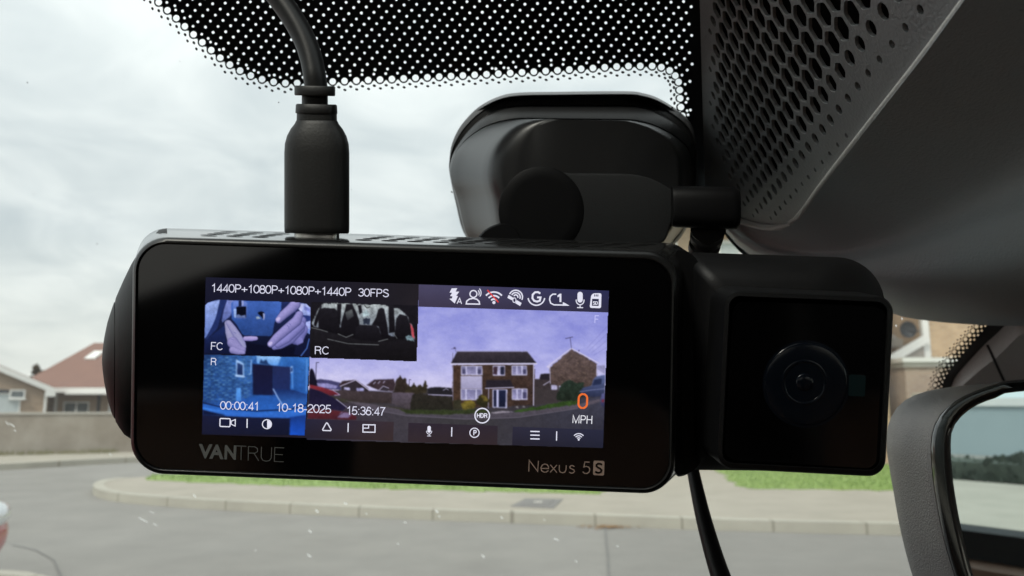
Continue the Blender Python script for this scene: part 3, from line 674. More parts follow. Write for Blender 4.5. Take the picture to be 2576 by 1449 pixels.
# ================================================================== the car we sit in
def ws_y(z): return WS_P.y - (z - WS_P.z) / math.tan(RAKE)
ZT, ZB = 1.525, 1.02
XL, XR = -0.82, 0.262
w = thing('windscreen', 'raked clear windscreen with black dotted ceramic border in front of the dash cam', 'windscreen', (0, ws_y(ZB), ZB))
def wsq(x, z, lift): return Vector((x, ws_y(z), z)) + WS_N * lift
gq = [(XL, ZB), (.70, ZB), (.30, 1.30), (XR, 1.335), (XR, ZT), (XL, ZT)]
gl = [wsq(x, z, 0) for x, z in gq] + [wsq(x, z, -.0045) for x, z in gq]
mk('glass', gl, [tuple(range(6)), tuple(range(6, 12))] + [(i, (i + 1) % 6, 6 + (i + 1) % 6, 6 + i) for i in range(6)], M['glass'], w)
def circ(x, y, r, n=10, ry=None, a=0.0):
    return [(x + r * math.cos(t) * math.cos(a) - (ry or r) * math.sin(t) * math.sin(a), y + r * math.cos(t) * math.sin(a) + (ry or r) * math.sin(t) * math.cos(a)) for t in [2 * math.pi * k / n for k in range(n)]]
def frit(name, c, rb, closing, lattice=None, rs=4.3, sc=1.0, inner=()):
    """printed border: c = centres of its row of large clear holes, the clear glass to the right of travel (y points down)"""
    n = len(c); outline, holes, dots, placed = [], [], [], []
    def hole(x, y, r, k=12):
        if all(math.dist((x, y), q[:2]) > r + q[2] + 1.3 for q in placed): placed.append((x, y, r)); holes.append(circ(x, y, r, k))
    for k in range(n):
        a, b = c[max(k - 1, 0)], c[min(k + 1, n - 1)]; tx, ty = b[0] - a[0], b[1] - a[1]; l = math.hypot(tx, ty); tx /= l; ty /= l
        nx, ny = -ty, tx; x, y = c[k]; st = math.dist(c[k], c[min(k + 1, n - 1)]) or math.dist(c[k], c[k - 1])
        rr = rb + 3.2 * sc; am = math.degrees(math.asin(min(.93, .36 * st / rr)))
        for f_ in (-1, -.6, -.2, .2, .6, 1):
            s_, c_ = math.sin(R(am * f_)), math.cos(R(am * f_)); outline.append((x + tx * s_ * rr + nx * c_ * rr, y + ty * s_ * rr + ny * c_ * rr))
        if k < n - 1: outline.append(((x + c[k + 1][0]) / 2 + nx * 1.5 * sc, (y + c[k + 1][1]) / 2 + ny * 1.5 * sc))
        hole(x - nx * .4 * sc, y - ny * .4 * sc, rb * .95, 16)
        for off, sh, r_ in ((rb + 6.0 * sc, .5, 4.6 * sc), (rb + 13.5 * sc, 0, 4.3 * sc)):
            dots.append(circ(x + tx * st * sh + nx * off, y + ty * st * sh + ny * off, r_, 8, r_ * .72, math.atan2(ty, tx) + .3))
    for k in range(n):
        a, b = c[max(k - 1, 0)], c[min(k + 1, n - 1)]; tx, ty = b[0] - a[0], b[1] - a[1]; l = math.hypot(tx, ty); tx /= l; ty /= l; nx, ny = -ty, tx
        st = math.dist(c[k], c[min(k + 1, n - 1)])
        for off, sh, r_ in inner: hole(c[k][0] + tx * st * sh - nx * off, c[k][1] + ty * st * sh - ny * off, r_)
    outer = outline + closing
    if lattice:
        a, b, o0 = lattice
        for i in range(-40, 80):
            for j in range(-30, 40):
                x, y = o0[0] + a[0] * i + b[0] * j, o0[1] + a[1] * i + b[1] * j
                if not (-250 < y < 480 and 60 < x < 1741): continue
                if not inside((x, y), outer) or min(math.dist((x, y), q) for q in outline) < rs + 3: continue
                hole(x, y, rs * random.uniform(.93, 1.06), 10)
    vs, fs = fill2d([outer] + holes)
    mb = MB(); mb.add([WS(x, y, .0006) for x, y in vs], fs)
    for d in dots: mb.add([WS(x, y, .0006) for x, y in d], [tuple(range(len(d)))])
    return setp(mb.build(name, M['frit'], w), kind='stuff')
def spaced(curve, step):
    q = resample(catmull(curve, 8, closed=False), 600, closed=False); L = sum(math.dist(a, b) for a, b in zip(q, q[1:]))
    return resample(q, int(L / step) + 1, closed=False)
# runs left to right with clear glass below it, then down beside the cover
top_curve = [(60, -330), (180, -222), (300, -104), (352, -50), (400, 2), (440, 38), (480, 76), (520, 112), (560, 146), (600, 172), (640, 190), (690, 203), (740, 206), (860, 201), (1000, 195), (1200, 185), (1400, 174), (1560, 164), (1640, 163)]
top_c = spaced(top_curve, 29.5) + [(1663, 166), (1684, 174), (1698, 187), (1706, 203), (1709, 223), (1710, 244), (1712, 266), (1716, 288)]
frit('frit_band', top_c, 8.6, [(1730, 330), (1738, 372), (1738, 560), (1795, 560), (1768, -170), (1762, -560), (-160, -560)], ((31.6, -1.7), (19.2, 13.4), (1048.5, 7.3)), 3.55, 1.0, ((14.5, .5, 3.3),))
side_curve = [(2204 + x * .1676, 754 + y * .1676) for x, y in [(1740, 40), (1640, 190), (1545, 320), (1490, 395), (1435, 460), (1385, 520), (1330, 575), (1270, 650), (1215, 715), (1160, 770), (1120, 830), (1075, 890), (1025, 945), (985, 1010), (950, 1075), (915, 1130), (890, 1190), (875, 1260), (850, 1400), (820, 1600)]]
frit('side_frit_band', spaced(side_curve, 14.0), 5.3, [(2420, 1060), (2760, 1000), (2760, 600), (2540, 640)], None, 3, .62, ((10.0, .5, 3.2), (17, 0, 2.4)))
# flecks stuck to the outside of the glass
mb = MB(); md = MB()
for px, py, dx_, dy_, r_ in [(356, 1325, 16, 8, 1.4), (386, 1336, 8, 3, 1.0), (378, 1306, 9, 4, .8), (485, 1265, 5, 5, 1.6), (795, 1303, 5, 5, 2.0), (778, 1353, 6, 5, 1.8), (776, 1413, 7, 5, 1.9), (1098, 1304, 5, 5, 2.2), (1104, 1316, 3, 3, 1.4), (867, 1284, 5, 3, 2.0), (1018, 1331, 4, 3, 1.3), (1215, 1414, 5, 6, 1.9), (1400, 1373, 9, 3, 1.5), (1262, 1319, 4, 3, 1.8), (1000, 1384, 3, 3, 1.2), (920, 1310, 3, 3, 1.0), (2262, 844, 1.5, 1, 3.2), (2277, 826, 1, 4, 1.6), (2284, 928, 1, 1, 1.8), (22, 1090, 10, 7, 1.2), (10, 1086, 6, 8, 1.0), (30, 1104, 4, 3, 1.1), (272, 1163, 3, 4, 1.0), (1555, 1390, 4, 2, 1.4), (1370, 1325, 2, 2, 1.2), (640, 1400, 3, 2, 1.0), (1450, 1427, 4, 3, 1.2)]:
    L_ = math.hypot(dx_, dy_) * .8; r_ *= .75; a = math.atan2(dy_, dx_)
    mb.add([WS(x, y, -.0052) for x, y in circ(px, py, L_, 10, r_, a)], [tuple(range(10))])
for px, py, r_ in [(54, 237, 2.2), (36, 157, 1.2), (234, 640, 1.8), (694, 287, 2.0), (442, 184, 1.1), (1135, 511, 3), (72, 516, 1.3), (880, 505, 1.2)]:
    md.add([WS(x, y, -.0052) for x, y in circ(px, py, r_ * .9, 8, r_ * .65, .8)], [tuple(range(8))])
setp(mb.build('pale_flecks', M['fleck'], w), kind='stuff'); setp(md.build('dark_flecks', M['fleck_dark'], w), kind='stuff')

# ------------------------------------------------------------------ the sensor and mirror cover with its honeycomb grille
H_ = [[-17.19843801882692, 16.249372657020388, 1794.5326513262307], [-1.463080105037845, 29.891146836722225, 53.43297664649234], [-0.015750282783792775, 0.003711189153790832, 1.0]]
def hexmap(a, b):
    q = [H_[k][0] * a + H_[k][1] * b + H_[k][2] for k in range(3)]; return (q[0] / q[2], q[1] / q[2])
PA, PB, PC = WS(1756, -80, .002), WS(1776, 560, .002), P(2440, -10, .124)
PN = (PB - PA).cross(PC - PA).normalized()
if PN.dot(EYE - PA) < 0: PN = -PN
def pan(px, py, lift=0.0): return plane_hit(px, py, PA, PN, lift)
cov = thing('sensor_cover', 'dark textured plastic mirror and sensor cover with a honeycomb grille on its side', 'mirror cover', pan(1965, 574))
ridge = [(2800, -480), (2660, -300), (2560, -170), (2497, -90), (2440, -14), (2320, 146), (2200, 298), (2120, 400), (2060, 478), (2030, 520), (2000, 553), (1968, 570), (1930, 571), (1890, 563), (1850, 548), (1815, 525), (1790, 500)]
rc = catmull(ridge, 6, closed=False)
outer = rc + [(1773, 470), (1760, 0), (1750, -480)]
line_r = [(2560, -240), (2420, -60), (2350, 20), (2235, 150), (2150, 285), (2120, 345), (2030, 452), (1962, 535)]
line_b = [(1775, 430), (1800, 470), (1870, 530), (1950, 548)]
def dist_line(p, ln):
    best = 1e9
    for a, b in zip(ln, ln[1:]):
        vx, vy = b[0] - a[0], b[1] - a[1]; t_ = max(0, min(1, ((p[0] - a[0]) * vx + (p[1] - a[1]) * vy) / (vx * vx + vy * vy)))
        best = min(best, math.dist(p, (a[0] + vx * t_, a[1] + vy * t_)))
    return best
holes, walls = [], MB()
hexpoly = line_r + line_b[::-1] + [(1783, 400), (1780, -100), (1800, -240), (2560, -240)]
for i in range(-6, 24):
    for r_ in range(-12, 24):
        if (i + r_) % 2: continue
        a, b = 1.5 * i, math.sqrt(3) / 2 * r_
        q = [H_[k][0] * a + H_[k][1] * b + H_[k][2] for k in range(3)]
        if q[2] < .3: continue
        c = hexmap(a, b)
        if not (1780 < c[0] < 2480 and -300 < c[1] < 620): continue
        if not inside(c, hexpoly) and dist_line(c, line_r) > 12 and dist_line(c, line_b) > 8: continue
        hx = math.dist(hexmap(a + .87, b), hexmap(a - .87, b)); hy = math.dist(hexmap(a, b + .87), hexmap(a, b - .87))
        cell = (hx + hy) * .5
        s1 = .20 + .26 * max(0, dist_line(c, line_r) if inside(c, hexpoly) else 0) / cell
        s2 = .28 + .155 * max(0, dist_line(c, line_b) if inside(c, hexpoly) else 0) / cell
        s3 = .30 + .62 * max(0, c[0] - (1783 + .02 * c[1])) / 26
        s = min(.86, s1, s2, s3)
        if s < .2: s = .2
        ring = [hexmap(a + s * math.cos(R(60 * k)), b + s * math.sin(R(60 * k))) for k in range(6)]
        rd = []                                                    # slightly rounded corners
        f_ = .12 if s > .6 else .28
        for k in range(6):
            p0, p1, p2 = ring[k - 1], ring[k], ring[(k + 1) % 6]
            rd += [(p1[0] + (p0[0] - p1[0]) * f_, p1[1] + (p0[1] - p1[1]) * f_), (p1[0] + (p2[0] - p1[0]) * f_, p1[1] + (p2[1] - p1[1]) * f_)]
        if not all(inside(p, outer) for p in rd): continue
        holes.append(rd)
        m_ = len(rd); fr = [pan(x, y) for x, y in rd]; bk = [p - PN * .0009 for p in fr]
        walls.add(fr + bk, [(k, (k + 1) % m_, m_ + (k + 1) % m_, m_ + k) for k in range(m_)])
vs, fs = fill2d([outer] + holes)
gp = MB(); gp.add([pan(x, y) for x, y in vs], fs)
walls_k = len(gp.v); gp.add(walls.v, walls.f)
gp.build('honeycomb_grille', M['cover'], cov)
MB().loft([[pan(x, y, -.0004) for x, y in offset2(outer, 1.5)], [pan(x, y, -.0032) for x, y in offset2(outer, 1.5)]], False, True).build('grille_dark_sheet', M['hole'], cov)  # black sheet added to stand for the dark hollow behind the holes
# rounded lip and swelling face
NU = 60
def crv(pts): return resample(catmull(pts, 8, closed=False), NU, closed=False)
Rr_ = crv(ridge)
Vv = crv([(3700, -360), (3500, -210), (3300, -60), (3000, 170), (2750, 325), (2576, 420), (2400, 512), (2250, 585), (2130, 625), (2040, 632), (1960, 622), (1890, 602), (1845, 575), (1812, 545), (1786, 512)])
Ee = crv([(3950, 330), (3720, 490), (3500, 620), (3200, 740), (2900, 790), (2700, 803), (2576, 806), (2480, 805), (2350, 796), (2250, 779), (2150, 738), (2060, 702), (1960, 674), (1885, 641), (1848, 610), (1815, 570), (1784, 522)])
def dep(v): return (v - EYE).dot(FWD)
secs = [[] for _ in range(9)]
for k in range(NU):
    r2, v2, e2 = Rr_[k], Vv[k], Ee[k]; d0 = dep(pan(*r2)); f = k / (NU - 1)
    n2 = Vector((e2[0] - r2[0], e2[1] - r2[1])); n2 = n2.normalized() if n2.length > 1e-6 else Vector((0, 1))
    wlip = 13 * min(1, .35 + 1.3 * (1 - f)) if f < .9 else 8
    g_ = max(0, (f - .45) / .55); dv = d0 + .016 * (1 - f) + .004 - .0075 * g_; de = d0 + .052 + .012 * (1 - f) - .020 * g_
    lm = lambda t_: (v2[0] + (e2[0] - v2[0]) * t_, v2[1] + (e2[1] - v2[1]) * t_)
    secs[0].append(pan(r2[0], r2[1]))
    secs[1].append(P(r2[0] + n2.x * wlip * .45, r2[1] + n2.y * wlip * .45, d0 - .0016))
    secs[2].append(P(r2[0] + n2.x * wlip * 1.1, r2[1] + n2.y * wlip * 1.1, d0 - .0012))
    secs[3].append(P(r2[0] + (v2[0] - r2[0]) * .35, r2[1] + (v2[1] - r2[1]) * .35, d0 + (dv - d0) * .25))
    secs[4].append(P(*v2, dv))
    secs[5].append(P(*lm(.34), dv - .0045 * (1 - f)))
    secs[6].append(P(*lm(.68), dv - .002 * (1 - f) + .003))
    secs[7].append(P(*lm(.92), dv * .45 + de * .55))
    secs[8].append(P(*e2, de + .012))
fine = []
for k in range(NU):
    col = [tuple(s_[k]) for s_ in secs]; fine.append([Vector(v) for v in catmull(col, 5, closed=False)])
mb = MB(); mb.loft([[Vector(v) for v in f_] for f_ in fine], False, False, closed=False)
k0 = len(mb.v)
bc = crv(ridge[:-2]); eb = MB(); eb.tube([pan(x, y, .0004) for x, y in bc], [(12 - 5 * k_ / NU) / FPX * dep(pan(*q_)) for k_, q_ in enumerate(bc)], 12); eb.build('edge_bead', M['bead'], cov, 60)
# underside back to the glass
under = [[fine[k][-1] for k in range(NU)], [WS(Ee[k][0], Ee[k][1] - 6, .004) for k in range(NU)]]
mb.loft(under, False, False, closed=False)
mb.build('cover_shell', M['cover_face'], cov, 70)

# ------------------------------------------------------------------ rear view mirror
MN = Vector((.30, -.95, -.004)).normalized(); MP = P(2392, 1130, .19)
def mh(px, py, back=0.0): return plane_hit(px, py, MP - MN * back, MN)
far_ = lambda d: [(3050, 925 + d), (3600, 930 + d), (3980 - d, 1000), (4060 - d, 1180), (3950 - d, 1400 - d), (3500, 1570 - d), (3000, 1660 - d), (2640, 1690 - d)]
sil = [(2577, 954)] + far_(0) + [(2420, 1650), (2340, 1560), (2296, 1450), (2266, 1337), (2247, 1233), (2232, 1144), (2229, 1110), (2234, 1070), (2252, 1031), (2281, 1004), (2331, 984), (2405, 972), (2493, 964)]
seam = [(2577, 955)] + far_(2) + [(2490, 1620), (2430, 1530), (2402, 1450), (2380, 1381), (2360, 1292), (2345, 1194), (2341, 1120), (2348, 1075), (2365, 1043), (2402, 1009), (2449, 985), (2503, 967)]
gls = [(2577, 984)] + far_(32) + [(2540, 1600), (2478, 1530), (2449, 1450), (2424, 1352), (2410, 1288), (2397, 1204), (2392, 1130), (2395, 1085), (2415, 1051), (2454, 1021), (2503, 1002)]
NM = 160
def rs(p): return resample(catmull(p, 6), NM)
sil, seam, gls = rs(sil), rs(seam), rs(gls)
def lerp2(a, b, t_): return [(x0 + (x1 - x0) * t_, y0 + (y1 - y0) * t_) for (x0, y0), (x1, y1) in zip(a, b)]
rv = thing('rear_view_mirror', 'rear view mirror with grained grey case at lower right reflecting the side window', 'mirror', mh(2900, 1200, .03))
mb = MB()
mb.loft([[mh(x, y, b) for x, y in q] for q, b in ((lerp2(seam, gls, .02), .0012), (seam, .0004), (lerp2(seam, sil, .10), .0022), (lerp2(seam, sil, .32), .008), (lerp2(seam, sil, .62), .017), (lerp2(seam, sil, .86), .026), (sil, .034), (lerp2(sil, seam, .10), .044), (lerp2(sil, seam, .55), .054))], False, True)
mb.build('mirror_case', M['mirror_case'], rv, 60)
mb = MB(); mb.loft([[mh(x, y, b) for x, y in q] for q, b in ((lerp2(seam, gls, .03), .003), (lerp2(seam, gls, .04), -.0008), (lerp2(seam, gls, .2), -.0022), (lerp2(seam, gls, .6), -.0024), (lerp2(seam, gls, .9), -.0012), (lerp2(seam, gls, 1.02), .0006))], False, False)
mb.build('bezel', M['gloss_black'], rv, 60)
mk('mirror_glass', [mh(x, y, 0.0) for x, y in gls], [tuple(range(NM))], M['mirror'], rv)
st = MB(); st.tube([mh(3000, 1150, .045), mh(3000, 1000, .07), mh(2900, 800, .085)], [.014, .012, .012], 14); st.build('stem', M['mirror_case'], rv, 60)

# ------------------------------------------------------------------ pillar trim at the right
pt = thing('pillar_trim', 'pale grey windscreen pillar trim with a dark seam behind the mirror', 'trim', WS(2500, 900, .01))
le = resample([(2204 + x * .1676, 754 + y * .1676) for x, y in [(2500, -60), (2150, 200), (1950, 330), (1780, 500), (1640, 620), (1460, 810), (1250, 1040), (1170, 1150), (1120, 1270), (1100, 1500), (1120, 1800)]], 24, closed=False)
ch = resample([(2204 + x * .1676, 754 + y * .1676) for x, y in [(2520, -20), (2200, 240), (2010, 380), (1840, 560), (1740, 660), (1480, 870), (1250, 1080), (1190, 1180), (1150, 1290), (1130, 1500), (1150, 1800)]], 24, closed=False)
cols = [[], [], [], []]
for k in range(24):
    a, b = le[k], ch[k]
    cols[0].append(WS(*a, .001)); cols[1].append(WS(*b, .007)); f = k / 23
    m_ = WS(*b, .007); cols[2].append(m_ + Vector((.16, -.05, .02 - .03 * f))); cols[3].append(m_ + Vector((.78, -.28, .10 - .3 * f)))
mb = MB(); mb.loft(cols, False, False, closed=False); mb.build('trim_panel', M['trim'], pt, 40)
def on_trim(px, py, lift):
    # the flat of the trim: plane through its chamfer edge and second column
    p0, u, v = cols[1][8], cols[2][8] - cols[1][8], cols[1][16] - cols[1][8]
    nn = u.cross(v).normalized(); nn = nn if nn.dot(EYE - p0) > 0 else -nn
    return plane_hit(px, py, p0, nn, lift)
rv_, rf_ = ribbon([(2478, 850), (2486, 866), (2505, 908), (2530, 962), (2550, 1010)], 7)
mb = MB(); k = len(rv_); mb.add([on_trim(x, y, .0035) for x, y in rv_], rf_); mb.build('seam', M['seal'], pt)

# ------------------------------------------------------------------ the rest of the cabin, behind and around the viewer
cb = thing('car_cabin', 'dark car cabin round the viewer with roof lining doors and seats made brown for reflection', 'car interior', (0.1, -1.0, 0.35))
yh = ws_y(ZT)
MB().box(-.86, 1.06, -2.7, yh - .001, ZT + .002, ZT + .05).build('roof_lining', M['lining'], cb)
MB().box(-.86, 1.06, -2.7, 1.0, .30, .34).build('floor', M['cabin'], cb)
pq = [(.705, ZB), (1.0, ZB), (1.0, ZT), (XR + .003, ZT), (XR + .003, 1.336), (.305, 1.301)]
mk('sky_block_panel', [wsq(x, z, 0) for x, z in pq] + [wsq(x, z, -.05) for x, z in pq], [tuple(range(6)), tuple(range(6, 12))] + [(i, (i + 1) % 6, 6 + (i + 1) % 6, 6 + i) for i in range(6)], M['cabin'], cb)  # panel added to shut out open sky beside the windscreen
MB().box(-.82, 1.0, .95, 1.35, .35, 1.0).build('dashboard', M['cabin'], cb)
for s, x0, x1 in ((-1, -.86, -.82), (1, 1.0, 1.06)):
    d = MB().box(x0, x1, -2.7, .95, .34, 1.135 if s > 0 else 1.06)
    d.box(x0, x1, -2.7, yh, 1.44, ZT).box(x0, x1, -.86, -.74, 1.10, 1.44).box(x0, x1, -2.7, -2.2, 1.10, 1.44)
    d.build('door', M['cabin'], cb)
    MB().box(x0 + .02 - (.012 if s > 0 else -.012), x0 + .026 - (.012 if s > 0 else -.012), -.74, .45, 1.10, 1.44).build('door_glass', M['glass'], cb)
    MB().box((.94 if s > 0 else -.82), (1.0 if s > 0 else -.76), -.75, .30, .96, 1.10).build('armrest', M['leather'], cb)
b = MB().box(-.86, 1.06, -2.74, -2.7, .34, 1.08).box(-.86, 1.06, -2.74, -2.7, 1.42, ZT).box(-.86, -.6, -2.74, -2.7, 1.08, 1.42).box(.8, 1.06, -2.74, -2.7, 1.08, 1.42); b.build('tailgate', M['cabin'], cb)
for xs in (-.56, .01, .66):  # centre seat added, leather made tan, for a brown reflection in the glass
    def sect(x, y, z, wx, wy): return [Vector((x + px_, y + py_, z)) for px_, py_ in rrect([(-wx, -wy), (wx, -wy), (wx, wy), (-wx, wy)], min(wx, wy) * .7, 5)]
    m_ = MB(); m_.loft([sect(xs, -.62, .55, .23, .06), sect(xs, -.64, .60, .24, .08), sect(xs, -.70, .85, .24, .075), sect(xs, -.74, 1.0, .22, .06), sect(xs, -.75, 1.03, .17, .03)]); m_.build('seat_back', M['leather'], cb, 50)
    m_ = MB(); m_.loft([sect(xs, -.36, .46, .22, .24), sect(xs, -.36, .50, .25, .27), sect(xs, -.36, .60, .25, .27), sect(xs, -.36, .63, .22, .24)]); m_.build('seat_cushion', M['leather'], cb, 50)

# ================================================================== the mount stuck to the windscreen
mt = thing('windscreen_mount', 'black rounded camera mount stuck to the windscreen above the dash cam', 'mount', WS(1440, 420))
def mz(pts): return [(1086 + x * .3527, 127.8 + y * .3527) for x, y in pts]
O1 = mz([(900, 292), (1380, 288), (1500, 300), (1600, 330), (1700, 385), (1800, 460), (1860, 540), (1885, 660), (1885, 950), (1850, 1150), (1760, 1330), (1600, 1400), (900, 1420), (400, 1420), (240, 1300), (170, 1060), (128, 850), (126, 780), (142, 670), (190, 560), (260, 470), (350, 390), (480, 325), (620, 298)])
O2 = mz([(900, 385), (1380, 385), (1480, 395), (1580, 425), (1680, 480), (1770, 545), (1840, 620), (1870, 720), (1872, 950), (1850, 1150), (1740, 1330), (1600, 1400), (900, 1420), (400, 1420), (255, 1330), (175, 1060), (132, 880), (128, 830), (150, 740), (200, 650), (265, 565), (360, 480), (480, 420), (620, 390)])
O3 = mz([(900, 492), (1380, 498), (1480, 508), (1570, 530), (1660, 570), (1750, 625), (1820, 690), (1855, 780), (1860, 960), (1840, 1150), (1730, 1330), (1600, 1400), (900, 1420), (400, 1420), (258, 1330), (185, 1060), (142, 940), (135, 850), (165, 740), (222, 660), (290, 600), (380, 545), (490, 508), (640, 488)])
def sm(o, n=160): return resample(catmull(o, 6), n)
O1, O2, O3 = sm(O1), sm(O2), sm(O3)
pl = MB(); pl.loft([[WS(x, y, .0012) for x, y in O1], lift(O1, .2405), lift(lerp2(O1, O2, .10), .2385), lift(lerp2(O1, O2, .46), .2372), lift(lerp2(O1, O2, .50), .2395)], False, True)
pl.build('adhesive_plate', M['mount_lip'], mt, 50)
b = MB(); b.loft([lift(lerp2(O1, O2, .45), .2392), lift(lerp2(O1, O2, .52), .2375), lift(offset2(O2, 3), .2372), lift(O2, .2362), lift(lerp2(O2, O3, .15), .2345), lift(lerp2(O2, O3, .9), .2325), lift(offset2(lerp2(O2, O3, .97), 1.6), .2331), lift(O3, .2320)] + [lift([(1452 + (x - 1452) * (k_ if x < 1452 else 1 - (1 - k_) * .25), y) for x, y in O3], d_) for k_, d_ in ((.995, .2312), (.95, .2272), (.89, .2205), (.82, .2120), (.76, .2035), (.715, .1975), (.68, .1945), (.63, .1924), (.55, .1910), (.45, .1903))], False, True)
b.build('body', M['mount'], mt, 60)
bl = resample(catmull(mz([(720, 870), (1000, 874), (1300, 876), (1450, 884), (1560, 910), (1660, 960), (1765, 1035), (1740, 1120), (1690, 1290), (1640, 1370), (1500, 1380), (900, 1380), (700, 1380), (640, 1200)]), 6), 90)
MB().loft([lift(bl, .205), lift(bl, .1903), lift(offset2(bl, 3), .1899), lift(offset2(bl, 8), .1898)], False, True).build('lower_block', M['mount_grey'], mt, 35)
dr = [(1362 + 108 * math.cos(2 * math.pi * k / 64), 530 + 112 * math.sin(2 * math.pi * k / 64)) for k in range(64)]
MB().loft([lift(dr, .205), lift(dr, .18985), lift(offset2(dr, 3), .1896), lift(offset2(dr, 30), .18955)], False, True).build('hinge_drum', M['mount_dark'], mt, 60)
el = resample(catmull(mz([(325, 1345), (350, 1305), (390, 1270), (440, 1245), (520, 1225), (600, 1260), (640, 1340), (640, 1400), (330, 1400)]), 6), 60)
MB().loft([lift(el, .215), lift(el, .1900), lift(offset2(el, 4), .1893)], False, True).build('pivot_arm', M['mount_dark'], mt, 35)

# ================================================================== cables
c1 = thing('power_cable', 'black power cable with moulded plug pushed into the top of the dash cam', 'cable', P(797, 590, .165))
DC = .166
def ring2(cx, cy, rx, rd, d=DC, n=28, e=.8, sl=0.0):
    def sp(v): return math.copysign(abs(v) ** e, v)
    return [P(cx + rx * sp(math.cos(t)), cy + sl * rx * sp(math.cos(t)), d - rd * sp(math.sin(t))) for t in [2 * math.pi * k / n for k in range(n)]]
cord = catmull([(560, -240), (610, -140), (662, -52), (700, -6), (738, 48), (768, 104), (786, 160), (796, 225)], 6, closed=False)
MB().tube([P(x, y, DC + .004 * max(0, (200 - y) / 200)) for x, y in cord], [28.5 * DC / FPX] * len(cord), 20).build('cord', M['cord'], c1, 60)
m_ = MB()
m_.loft([ring2(792, y, r, r * DC / FPX * .86, e=.75, sl=.02) for y, r in ((216, 49), (219, 51.5), (238, 51.5), (241, 50))])
m_.loft([ring2(792, y, r, r * DC / FPX * .86) for y, r in ((236, 33), (268, 33))])
m_.loft([ring2(796, y, r, r * DC / FPX * .86, e=.75, sl=.02) for y, r in ((262, 49), (265, 52), (284, 53), (286, 52))])
m_.build('strain_relief', M['rubber'], c1, 40)
m_ = MB(); m_.loft([ring2(797, y, r, rd * .001, e=.72, sl=.01) for y, r, rd in ((284, 50.5, 3.7), (303, 51, 3.7), (304, 52, 3.8), (312, 56, 4.0), (325, 66, 4.4), (342, 75, 4.7), (362, 80.5, 5.0), (385, 82, 5.2), (570, 82, 5.2), (583, 81.5, 5.2), (587, 79, 5.0))])
m_.build('plug', M['rubber'], c1, 40)
m_ = MB(); m_.loft([ring2(797, y, 57, .0026, e=.6) for y in (585, 604)]); m_.build('plug_tip', M['steel'], c1, 40)

c2 = thing('rear_camera_cable', 'black cable with ribbed collar plugged into the mount and hanging behind the dash cam', 'cable', P(1780, 520, .21))
m_ = MB()
def hr(x, cy, ry, rd, d): return [P(x + 4 * math.sin(t), cy + ry * math.copysign(abs(math.cos(t)) ** .6, math.cos(t)), d - rd * math.copysign(abs(math.sin(t)) ** .6, math.sin(t))) for t in [2 * math.pi * k / 32 for k in range(32)]]
m_.loft([hr(x, cy, ry, rd * .9, .187) for x, cy, ry, rd in ((1690, 519, 50, .0055), (1700, 520, 52, .006), (1840, 524, 54, .0062), (1852, 525, 52, .006), (1860, 524, 44, .005))])
m_.build('plug', M['mount_dark'], c2, 40)
m_ = MB(); axis = catmull([(1782, 570), (1779, 590), (1773, 615), (1766, 645), (1758, 690)], 6, closed=False)
rad = []
for k, (x, y) in enumerate(axis): rad.append((44 - 8 * k / len(axis)) * (1.0 if k % 6 < 4 else .84) * .190 / FPX)
m_.tube([P(x, y, .1875 + .012 * k_ / len(axis)) for k_, (x, y) in enumerate(axis)], rad, 20); m_.build('strain_relief', M['rubber'], c2, 30)
cord = catmull([(1760, 680), (1742, 760), (1728, 900), (1728, 1040), (1738, 1150), (1754, 1235), (1774, 1320), (1803, 1420), (1835, 1510), (1880, 1640)], 6, closed=False)
MB().tube([P(x, y, .208 - .02 * max(0, (y - 1150) / 400)) for x, y in cord], [max(15.5, 15.5 + 9 * max(0, (y - 1180) / 300)) * .205 / FPX for x, y in cord], 16).build('cord', M['cord'], c2, 60)

# ================================================================== the dash cam
D = 0.150
dc = thing('dash_cam', 'black dash cam with a lit screen and a swivelling lens block at its right end', 'dash cam', P(1030, 900, .166))
FQ = [(335, 594), (1707, 633), (1697, 1244), (328, 1189)]
BQ = [(347, 572), (1742, 613), (1738, 1197), (326, 1112)]
F0 = rrect(FQ, [88, 78, 82, 84], 10); B0 = rrect(BQ, [74, 62, 60, 60], 10)
b = MB(); b.loft([lift(offset2(F0, 2), D + .0035), lift(F0, D + .0045), lift(lerp2(F0, B0, .35), .162), lift(lerp2(F0, B0, .72), .173), lift(B0, .1805), lift(offset2(B0, 6), .1825), lift(offset2(B0, 22), .1835)], False, True)
b.build('housing', M['body_top'], dc, 40)
GL = rrect([(345, 612), (1690, 655), (1682, 1230), (338, 1176)], [74, 66, 70, 72], 10)
b = MB(); b.loft([lift(F0, D + .0046), lift(F0, D + .0016), lift(offset2(F0, 1.2), D + .0007), lift(offset2(F0, 3.5), D + .0002), lift(lerp2(offset2(F0, 3.5), GL, .55), D - .0002), lift(offset2(GL, -2.5), D - .0001), lift(GL, D + .0005)], False, False)
b.build('bezel_frame', M['frame'], dc, 50)
MB().loft([lift(offset2(GL, -1), D + .0012), lift(GL, D + .0004)], False, True).build('front_glass', M['black_glass'], dc, 30)
